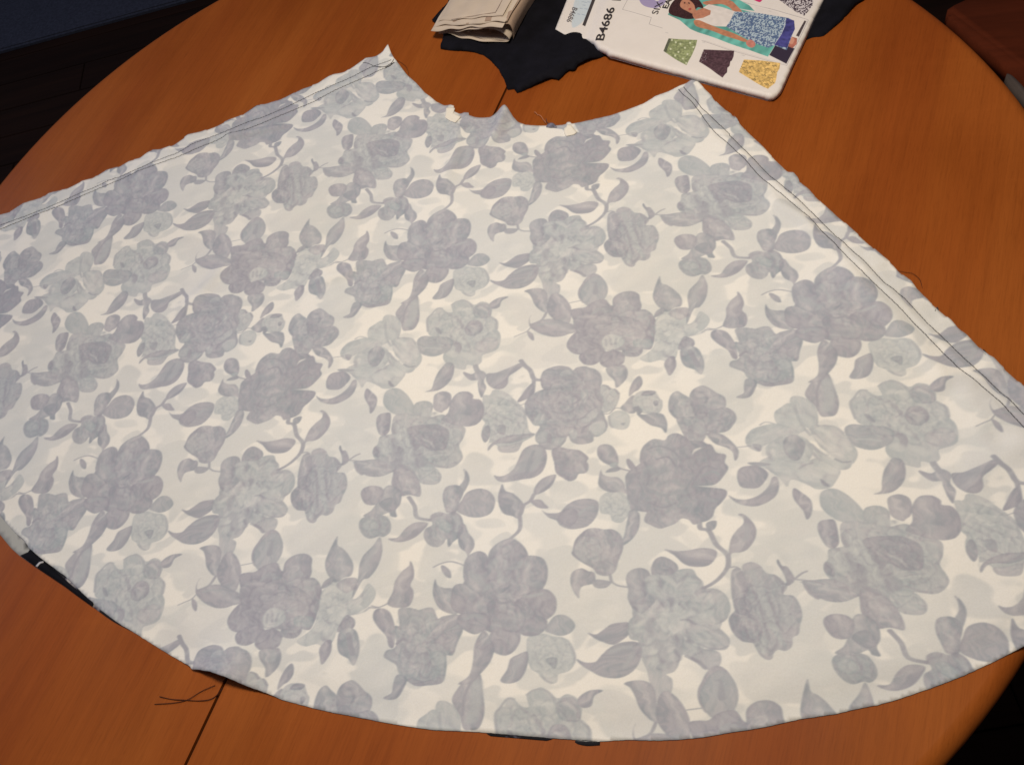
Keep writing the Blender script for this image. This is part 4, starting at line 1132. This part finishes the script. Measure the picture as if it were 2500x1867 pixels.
# ------------------------------------------------------------------ loose threads
def thread(px, mat, label, rad=.00022, wav=.0006, z0=.0006, on_cloth=False, seed=1):
    p = W(catmull(px, 8, False), .001)[:, :2]; r = np.random.default_rng(seed); t = np.linspace(0, 1, len(p))
    z = (surf_z(p)+.0003) if on_cloth else z0+wav*np.abs(np.sin(t*9+r.random()*6))
    o = link("loose_thread", tube_mesh([[(a[0], a[1], b) for a, b in zip(p, z)]], rad, 5, "loose_thread"), mat)
    return tag(o, label, "thread", "loose threads around the skirt panel")
thread(cr('T5', "925,1273 1050,1264 1130,1244 1200,1200 1290,1160"), BROWN_T, "dark brown thread left of the table joint, the upper one curving to the hem", .00026)
thread(cr('T5', "958,1227 1030,1243 1110,1248 1200,1252 1275,1238 1335,1178"), BROWN_T, "dark brown thread on the table left of the joint, the flatter lower bow", .00030, seed=2)
thread(cr('TP', "790,390 880,430 960,490 1000,560 1018,640 1040,720"), BROWN_T, "fine dark thread curling off the pointed left corner of the waist edge", .00018, seed=3)
thread(cr('WS', "590,320 640,355 760,440 850,575"), PALE_T, "pale thread sticking out onto the wood from the middle of the waist edge", .00024, .002, seed=4)
thread(cr('WS', "860,480 870,540 940,610"), THREAD, "short dark thread tuft at the middle of the waist edge", .0003, .002, seed=5)
thread(cr('C3', "1350,385 1400,392 1470,405 1530,450 1555,525"), BROWN_T, "fine brown thread arching beside the right side seam", .00018, seed=6)
thread(cr('C3', "1660,725 1680,690 1690,720"), THREAD, "tiny dark thread knot at the right side seam edge", .0004, seed=7)
thread(cr('TP', "250,445 300,450 400,490 500,540 560,545"), THREAD, "dark thread tail crossing the stitching near the pointed left corner", .00026, on_cloth=True, seed=8)
thread(cr('T4', "2128,322 2112,345 2080,368 2040,372"), THREAD, "tangled dark thread end lying over the seam at the left corner", .0003, on_cloth=True, seed=9)

# ------------------------------------------------------------------ black fabric under the papers
bf = np.vstack([cr('T1', "250,-40 235,30 60,225 128,268 190,400 155,525 300,541 420,548 530,562 620,590 700,650 780,740 840,850 868,925 880,960 950,955 985,1000 1100,955 1200,915 1360,850 1440,862 1500,800 1540,765 1610,770 1640,720 1760,665 1880,620 2000,560"),
                cr('T3', "60,420 180,380 310,322 360,322 410,315 560,190 640,105 700,40 770,0"), [(2140, -40), (2000, -140), (1500, -160), (1150, -120)]])
BFO = W(bf, .002)[:, :2]
hl = W(cr('T1', "1000,950 1150,890 1400,770 1600,660 1800,540"), .002)[:, :2]
def bz(P):
    z = .0040+.0016*pnoise(P, 9, 31)+.0009*pnoise(P, 24, 32)+.0012*np.abs(pnoise(P, 14, 33))
    d = seg_dist(P, hl); z += .0018*np.exp(-(d/.003)**2)
    return np.maximum(z-.0022*(1-sstep(seg_dist(P, BFO, True), 0, .006)), .0008)
bo = sheet("black_fabric", frayed(BFO, .0002, 5), .004, bz, BLACKCLOTH, None, False, .0015)
tag(bo, "crumpled black fabric piece lying under the folded tissue and the pattern envelope", "fabric")

# ------------------------------------------------------------------ folded tissue pattern sheets
tis = empty("folded_tissue", tuple(W(cr('T1', "500,430"), .004)[0]), "bundle of folded beige pattern tissue lying on the black fabric", "paper")
Lp = W(cr('T1', "150,388"), .005)[0][:2]; Rp = W(cr('T1', "905,478"), .005)[0][:2]
e1 = (Rp-Lp); WD = np.linalg.norm(e1); e1 = e1/WD
Lb = W(cr('T1', "300,0"), .012)[0][:2]; L0 = W(cr('T1', "100,330"), .012)[0][:2]
e2 = Lb-L0; e2 /= np.linalg.norm(e2)
def ribbon(name, prof, mat, length=.16, back=0.0, th=.00022, skew=0.0, seed=1, rag=.0012):
    pr = catmull(prof, 7, False); V = []; F = []; ns = 22; r_ = random.Random(seed); p1, p2, p3 = [r_.uniform(0, 6) for _ in range(3)]
    for j in range(ns+1):
        t = j/ns
        for s_, z in pr:
            wob = .0007*math.sin(9*t+s_*5+p1)*t+.00035*math.sin(31*t+s_*17+p2)+.0004*math.sin(s_*23+p3)
            rg = rag*(math.sin(s_*7+p1)+.6*math.sin(s_*19+p2))*(1-t)
            b = Lp+e1*(s_*WD+skew*t+.0006*math.sin(12*t+p3))+e2*(back+rg+length*t)
            V.append((b[0], b[1], .0055+z*.001*(1-.12*t)+wob))
    n = len(pr)
    for j in range(ns):
        for i in range(n-1): F.append((j*n+i, j*n+i+1, (j+1)*n+i+1, (j+1)*n+i))
    me = mesh(name, V, F); o = link(name, me, mat, tis); solid(o, th, 0); return o
ribbon("folded_sheet", [(0, 3.0), (.25, .9), (.55, .0), (.85, .0), (.97, 1.2), (1.01, 5), (.985, 9), (.93, 12.5), (.85, 15.5), (.76, 17), (.62, 16), (.4, 11), (.18, 6), (.0, 4.0)], PAPER, seed=1)
ribbon("folded_sheet", [(.01, 3.3), (.25, 1.3), (.55, .5), (.84, .6), (.95, 2.0), (.985, 5.2), (.96, 8.8), (.90, 12.0), (.82, 14.6)], PAPER, back=.003, seed=2)
ribbon("folded_sheet", [(.03, 3.8), (.28, 2.0), (.6, 1.2), (.84, 1.6), (.93, 3.6), (.945, 6.5), (.90, 9.8), (.80, 12.6), (.70, 13.4)], PAPER_SHADED, back=.006, seed=3)
ribbon("folded_sheet", [(-.07, 5.2), (.05, 7.6), (.25, 10.4), (.45, 13.0), (.65, 17.0), (.85, 20.0), (.97, 21.2), (1.02, 20), (1.04, 14), (1.03, 7), (1.02, 1.5)], PAPER_SHADED, back=.004, seed=4)
ribbon("folded_sheet", [(-.05, 5.2), (.10, 7.9), (.30, 10.9), (.5, 13.8), (.7, 17.8), (.86, 20.4), (.93, 20.8)], PAPER_SHADED, back=.001, seed=5)
ribbon("folded_sheet", [(-.10, 6.0), (-.02, 7.4), (.2, 10.8), (.45, 14.8), (.65, 18.6), (.88, 21.6), (.97, 22.2)], PAPER, back=-.001, seed=6)
ribbon("folded_sheet", [(-.05, 6.9), (.0, 8.2), (.2, 11.6), (.45, 15.6), (.65, 19.2), (.88, 22.4), (1.0, 23.2)], PAPER_SHADED, back=.005, seed=7)
ribbon("folded_sheet", [(-.09, 7.0), (.0, 9.0), (.2, 12.4), (.45, 16.5), (.65, 20.0), (.88, 23.2), (.97, 24.0)], PAPER, back=.004, seed=8, skew=.004)
ribbon("folded_sheet", [(-.07, 7.4), (.0, 9.6), (.2, 13.4), (.45, 17.6), (.65, 21.0), (.86, 24.4), (.9, 24.8)], PAPER, back=.012, seed=9, rag=.0005)
def on_tissue(px):
    """printed line laid on the top sheet"""
    out = []
    for p in catmull(px, 5, False):
        z = .024
        for _ in range(4):
            w_ = W([p], z)[0][:2]; s_ = ((w_-Lp) @ e1)/WD; t = ((w_-Lp) @ e2-.012)/.16
            # solve skewed axes
            A = np.c_[e1*WD, e2]; sol = np.linalg.solve(A, w_-Lp); s_ = sol[0]; t = (sol[1]-.012)/.16
            z = .0055+.001*(1-.12*t)*np.interp(s_, [-.07, 0, .2, .45, .65, .86, .9], [7, 9.6, 13.4, 17.6, 21, 24.4, 24.8])
        out.append((w_[0], w_[1], z+.0005))
    return out
link("printed_line", tube_mesh([on_tissue(cr('T1', "275,218 500,180 750,140")), on_tissue(cr('T1', "750,140 790,70 828,0"))], .00022, 4, "printed_line"), INKLINE, tis)

# ------------------------------------------------------------------ pattern envelope
ENVZ = .0066
eb = W([(1890, 240), (1432, 98), (2014, 0)], .006)
EO = eb[0][:2]; EU = eb[1][:2]-EO; EU /= np.linalg.norm(EU); EV = np.array([EU[1], -EU[0]]);
if (eb[2][:2]-EO) @ EV < 0: EV = -EV
env_px = np.vstack([cr('T2', "2130,0 2060,135 1960,350 1880,520 1805,690"), cr('T2', "1790,718 1765,745 1735,766 1700,768 1650,755 1500,715 1300,662 1160,622 1000,580 800,535 640,500 460,452 440,430 378,402 345,360 290,318 230,310 120,282 52,243")])
flat_ = W(env_px, .0035)[:, :2]
far1 = W(cr('T2', "150,0"), .003)[0][:2]; l0 = flat_[-1]; ld = (far1-l0)/np.linalg.norm(far1-l0)
r0 = flat_[0]; rd = (flat_[0]-flat_[3])/np.linalg.norm(flat_[0]-flat_[3])
ENVO = np.vstack([r0+rd*.045, flat_, l0+ld*.16, l0+ld*.16+(r0+rd*.045-l0-ld*.16)*.5])
crease = W(cr('T2', "300,300 380,60 420,-60"), .006)[:, :2]; cd = (crease[-1]-crease[0]); cd /= np.linalg.norm(cd); cn = np.array([-cd[1], cd[0]])
if (EO-crease[0]) @ cn < 0: cn = -cn
def env_z(P):
    P = np.atleast_2d(P); d = seg_dist(P, ENVO, True)
    body = sstep((P-crease[0]) @ cn, -.004, .012)
    T = .0042*body+.0016
    e = np.clip(d/.0022, 0, 1); z = .0014+(T-.0014)*np.sqrt(1-(1-e)**2)
    z += body*(.0008*pnoise(P, 7, 41)+.00025*pnoise(P, 24, 42))*sstep(d, 0, .01)
    # crumple near the fold and the lower edge
    dc = seg_dist(P, W(cr('T2', "290,300 340,340 400,400 470,440"), .004)[:, :2]); z -= .0012*np.exp(-(dc/.0022)**2)*body
    dc = seg_dist(P, W(cr('T2', "1640,700 1700,690 1780,650"), .006)[:, :2]); z += .0006*np.exp(-(dc/.002)**2)
    return z+.0030*0+.0012+.0036*sstep((P-EO) @ EU, .10, .17)*1.0
TEX = 6200.0  # texels per metre
EW, EH = int(.34*TEX), int(.22*TEX)
def env_local(px, z=ENVZ):
    w_ = W(px, z)[:, :2]; return np.c_[((w_-EO) @ EU+.02)*TEX, ((w_-EO) @ EV+.02)*TEX]
col = np.zeros((EH, EW, 3)); col[:] = (.76, .715, .70)
yy, xx = np.mgrid[0:EH, 0:EW]
def nz(sc, seed, sy=None):
    n = lat_noise(64, 1024, seed); return n[(yy*(sy or sc)*1024/600).astype(int) % 1024, (xx*sc*1024/600).astype(int) % 1024]
col *= (1+.03*(nz(.2, 1)-.5))[..., None]
def efill(c, pts, rgb, noise=0, ns=1, nsy=None, smooth=False, soft=1, hi=None):
    px = cr(c, pts);
    if smooth: px = catmull(px, 4)
    uv = env_local(px); x0, y0 = np.maximum(np.floor(uv.min(0)).astype(int)-3, 0); x1, y1 = np.minimum(np.ceil(uv.max(0)).astype(int)+3, (EW, EH))
    if x1 <= x0 or y1 <= y0: return
    m = boxblur(smask(uv, x0, y0, x1-x0, y1-y0), soft)[..., None]
    base_ = np.array(rgb)[None, None, :]*np.ones((y1-y0, x1-x0, 3))
    if noise:
        n = nz(ns, int(ns*100)+7, nsy)[y0:y1, x0:x1][..., None]
        if hi is not None: base_ = base_*(1-sstep(n, .5-noise*.1, .62))+np.array(hi)*sstep(n, .5-noise*.1, .62)
        else: base_ = base_*(1+noise*2*(n-.5))
    col[y0:y1, x0:x1] = col[y0:y1, x0:x1]*(1-m)+base_*m
def eline(c, pts, rgb, wd):
    uv = env_local(cr(c, pts)); x0, y0 = np.maximum(np.floor(uv.min(0)).astype(int)-5, 0); x1, y1 = np.minimum(np.ceil(uv.max(0)).astype(int)+5, (EW, EH))
    X, Y = np.meshgrid(np.arange(x0, x1)+.5, np.arange(y0, y1)+.5)
    d = seg_dist(np.c_[X.ravel(), Y.ravel()], uv).reshape(X.shape); m = np.clip(wd/2+.7-d, 0, 1)[..., None]
    col[y0:y1, x0:x1] = col[y0:y1, x0:x1]*(1-m)+np.array(rgb)*m
GL = (.30, .28, .30)
efill('T2', "175,190 210,-20 330,-20 290,130 215,205", (.56, .63, .70), smooth=True, soft=5)
for a, b in (("255,15 270,15", "275,18 292,20"), ("300,15 318,18", "240,65 258,66"), ("275,68 300,72", "255,112 280,118"), ("222,108 240,112", "262,40 280,42")):
    eline('T2', a, (.35, .42, .52), 5); eline('T2', b, (.35, .42, .52), 5)
efill('T2', "258,193 280,205 362,-10 336,-10", (.055, .045, .05))
eline('T2', "625,-10 570,95 792,155 775,205 1000,268 1400,392 1835,510 2002,160 1780,95 1500,15", GL, 2.2)
eline('T2', "1000,262 1400,384 1830,500 1990,165", (.5, .48, .5), 1.6)
efill('T2', "700,-30 702,30 735,68 800,85 850,78 900,40 890,-30", (.36, .31, .52), smooth=True)
efill('T2', "815,-10 810,12 828,30 850,28 862,10 855,-10", (.74, .70, .70), smooth=True)
efill('T2', "1000,-10 918,132 1012,172 1090,232 1150,258 1400,345 1560,395 1690,440 1745,352 1600,150 1590,90 1545,40 1470,0 1300,-10", (.13, .41, .37), .35, .35, .12)
efill('T2', "918,150 1000,215 1090,275 1200,318 1010,330 880,250", (.76, .715, .70), smooth=True)
efill('T2', "1430,60 1560,95 1800,140 1760,100 1650,70 1590,45 1600,90", (.72, .68, .67))
efill('T2', "1700,428 1760,330 1895,380 1832,497", (.035, .025, .05))
efill('T2', "1830,350 1860,285 1915,300 1912,345 1880,378 1850,366", (.45, .16, .12), .2, .6)
efill('T2', "1850,300 1870,290 1895,310 1880,345 1856,340", (.62, .30, .22), smooth=True)
efill('T2', "1190,28 1300,2 1400,6 1450,45 1490,90 1480,102 1430,98 1395,62 1330,36 1220,48", (.50, .22, .14), .15, .6, smooth=True)
efill('T2', "925,110 940,60 985,10 1050,-25 1130,-10 1180,40 1190,75 1150,70 1120,110 1125,150 1060,160 1000,148 950,135", (.045, .018, .022), .5, 2.0, smooth=True)
efill('T2', "1012,58 1030,22 1075,16 1118,48 1130,82 1150,108 1110,118 1062,98 1025,80", (.50, .23, .15), .12, .6, smooth=True)
efill('T2', "1040,40 1052,34 1056,44 1046,50", (.12, .05, .04)); efill('T2', "1075,34 1090,40 1086,50 1074,44", (.12, .05, .04)); efill('T2', "1076,84 1094,76 1100,86 1086,94", (.40, .08, .07), smooth=True)
eline('T2', "1062,48 1078,62 1068,72", (.36, .14, .09), 2)
efill('T2', "1110,118 1150,88 1200,72 1252,84 1248,120 1200,150 1150,160 1120,150", (.48, .21, .14), .15, .6, smooth=True)
efill('T2', "1190,70 1235,42 1340,60 1440,92 1410,170 1372,212 1290,210 1200,185 1125,158 1190,145 1245,120 1250,90", (.74, .69, .68), .06, .5)
efill('T2', "1122,165 1165,165 1240,195 1320,228 1420,262 1530,315 1515,330 1440,310 1340,280 1240,240 1150,215 1122,192", (.50, .22, .13), .15, .6, smooth=True)
efill('T2', "1432,92 1560,95 1700,120 1852,145 1892,170 1896,230 1872,290 1835,392 1742,352 1690,372 1600,342 1500,292 1368,212 1402,160", (.10, .16, .30), .9, 1.6, 1.0, hi=(.42, .52, .62))
for l in ("1440,150 1600,190 1800,235", "1400,200 1560,250 1780,300", "1450,115 1640,145 1830,175", "1480,270 1620,310 1740,340"): eline('T2', l, (.08, .11, .24), 4)
efill('T2', "1832,145 1892,165 1898,230 1868,290 1838,375 1740,350 1795,270 1825,200", (.06, .06, .24), .4, .6)
eline('T2', "1825,150 1815,215 1790,275 1745,340", (.55, .58, .68), 2.5)
efill('T2', "1520,335 1545,312 1578,322 1594,350 1570,372 1535,362", (.55, .22, .18), .15, 1, smooth=True)
efill('T2', "1972,165 1986,170 1928,290 1906,280", (.08, .06, .07), .8, 3.0)
def skirt(pts, c1, c2, folds, dots=None, ns=1.0):
    efill('T2', pts, c1, .4, ns)
    for f in folds: eline('T2', f, c2, 3.0)
    if dots:
        for d_ in dots: efill('T2', " ".join(f"{d_[0]+8*math.cos(a)},{d_[1]+8*math.sin(a)}" for a in np.linspace(0, 6.28, 8)[:-1]), d_[2])
Wd = (.60, .64, .46)
skirt("925,310 1145,318 1135,360 1105,430 1078,480 1062,512 985,470 885,408 900,370", (.27, .31, .16), (.19, .23, .12), ["930,340 1020,335 1130,345", "920,365 1000,380 1100,395", "915,385 990,420 1090,450", "905,400 960,445 1060,500"],
      [(950, 322, Wd), (1015, 350, Wd), (1050, 378, Wd), (1090, 340, Wd), (940, 390, Wd), (1000, 410, Wd), (1070, 425, Wd), (975, 437, Wd), (1035, 460, Wd), (1060, 495, Wd), (980, 338, Wd), (1115, 372, Wd)])
efill('T2', "925,310 945,312 905,416 885,408", (.10, .11, .08), .5, 2)
skirt("1195,388 1430,395 1425,440 1412,470 1400,478 1395,510 1378,525 1375,560 1358,575 1340,600 1250,540 1158,485", (.085, .045, .06), (.05, .022, .035), ["1210,400 1320,405 1428,402", "1200,430 1300,445 1410,460", "1185,455 1290,495 1385,520", "1175,475 1270,535 1355,575"])
for k in range(14): 
    efill('T2', "%d,%d %d,%d %d,%d" % ((lambda x, y: (x, y, x+7, y+3, x+1, y+7))(1180+random.randint(-8, 34), 400+k*6)), (.42, .34, .40))
skirt("1505,462 1650,470 1785,490 1780,530 1762,560 1755,610 1745,645 1720,665 1690,692 1600,640 1465,555", (.68, .46, .17), (.62, .41, .15), ["1520,480 1640,500 1775,520", "1500,530 1600,580 1700,650"])
for (x, y) in [(1520, 480), (1580, 478), (1630, 492), (1690, 490), (1740, 510), (1500, 520), (1560, 515), (1610, 548), (1680, 530), (1730, 555), (1545, 560), (1600, 590), (1660, 580), (1710, 600), (1640, 625), (1680, 650), (1580, 610), (1520, 545), (1720, 635)]:
    eline('T2', f"{x-16},{y-5} {x-4},{y+4} {x+6},{y-3} {x+16},{y+6}", (.20, .15, .08), 3.5)
efill('T2', "1748,-20 2045,-20 2034,50 2005,90 1970,130 1905,98 1850,60", (.06, .04, .06), .9, 1.8, 1.4, hi=(.62, .58, .62))
efill('T2', "1565,-15 1648,-15 1640,8 1620,16", (.60, .03, .16), smooth=True)
eline('T2', "1500,18 1700,70 1950,140", (.6, .58, .6), 1.6)
for (x, y) in ((910, 265), (1195, 335), (1500, 430), (1705, 90)): eline('T2', f"{x-8},{y} {x+8},{y+4}", (.62, .60, .60), 7)
env_img = make_image("envelope_print", col)
em = Mat("printed_envelope_paper", .55); uvn = em.n('ShaderNodeUVMap'); uvn.uv_map = 'print'; im = em.n('ShaderNodeTexImage'); im.image = env_img; im.extension = 'EXTEND'; em.l(uvn.outputs[0], im.inputs[0]); em.color(im.outputs[0]); em.bump(em.noise(em.coords(), 60, 4), .12, .0012); em.set(Specular_IOR_Level=.3)
envl = empty("pattern_envelope", (float(EO[0]), float(EO[1]), 0), "white paper sewing pattern envelope with printed skirts and a woman in a blue skirt", "envelope")
front = sheet("envelope_front", ENVO, .0025, env_z, em.m, envl, False, .0003)
me = front.data; lay = me.uv_layers.new(name='print'); co = np.array([v.co[:2] for v in me.vertices])
t = np.c_[((co-EO) @ EU+.02)*TEX/EW, ((co-EO) @ EV+.02)*TEX/EH]; idx = np.zeros(len(me.loops), np.int32); me.loops.foreach_get('vertex_index', idx); lay.data.foreach_set('uv', t[idx].astype(np.float32).ravel())
EP = plain("envelope_paper", (.66, .62, .60), .6, .05, 30)
ctr = ENVO.mean(0)
sheet("envelope_back", ctr+(ENVO-ctr)*.985, .006, lambda P: env_z(P)*0+.0009+.0036*sstep((P-EO) @ EU, .10, .17)+.0003*pnoise(P, 20, 3), EP, envl, False, .0006)
INKB = plain("black_ink", (.035, .03, .035), .6); INKG = plain("grey_ink", (.16, .15, .17), .6)
def lettering(txt, c, a, b, height, mat, bold=0.0, shear=0.0):
    """flat printed letters from baseline point a to b (crop px), tops to the left of the reading direction"""
    cu = bpy.data.curves.new("t", 'FONT'); cu.body = txt; cu.size = 1; cu.offset = bold; cu.shear = shear; cu.resolution_u = 3
    to = bpy.data.objects.new("t", cu); C.objects.link(to); dg = bpy.context.evaluated_depsgraph_get()
    me = bpy.data.meshes.new_from_object(to.evaluated_get(dg)); bpy.data.objects.remove(to)
    bm = bmesh.new(); bm.from_mesh(me); bmesh.ops.triangulate(bm, faces=bm.faces)
    bmesh.ops.subdivide_edges(bm, edges=[e for e in bm.edges if e.calc_length() > .3], cuts=2)
    xs = [v.co.x for v in bm.verts]; ys = [v.co.y for v in bm.verts]; x0, x1 = min(xs), max(xs); y0, y1 = min(ys), max(ys)
    A, B = [W(cr(c, [p]), ENVZ)[0][:2] for p in (a, b)]
    d = B-A; L = np.linalg.norm(d); d = d/L; up = np.array([-d[1], d[0]])
    P = np.array([(A+d*((v.co.x-x0)/(x1-x0)*L)+up*((v.co.y-y0)/(y1-y0)*height)) for v in bm.verts])
    Z = env_z(P)+.0005
    for v, p, z in zip(bm.verts, P, Z): v.co = (p[0], p[1], z)
    for f in bm.faces:
        if f.normal.z < 0: f.normal_flip()
    m2 = bpy.data.meshes.new("lettering"); bm.to_mesh(m2); bm.free()
    return link("lettering", m2, mat, envl, smooth=False)
lettering("B4686", 'T1', (1922, 472), (2050, 118), .0092, INKB, .018)
lettering("B", 'T1', (2106, 42), (2140, -50), .0098, INKB, .03)
lettering("B4686", 'T1', (1585, 80), (1512, 240), .0062, INKG, 0.01, .25)
lettering("SIX S", 'G5', (500, 245), (622, -10), .0068, INKB, 0)
lettering("EAS", 'G5', (640, 166), (735, -8), .0062, INKB, .018)
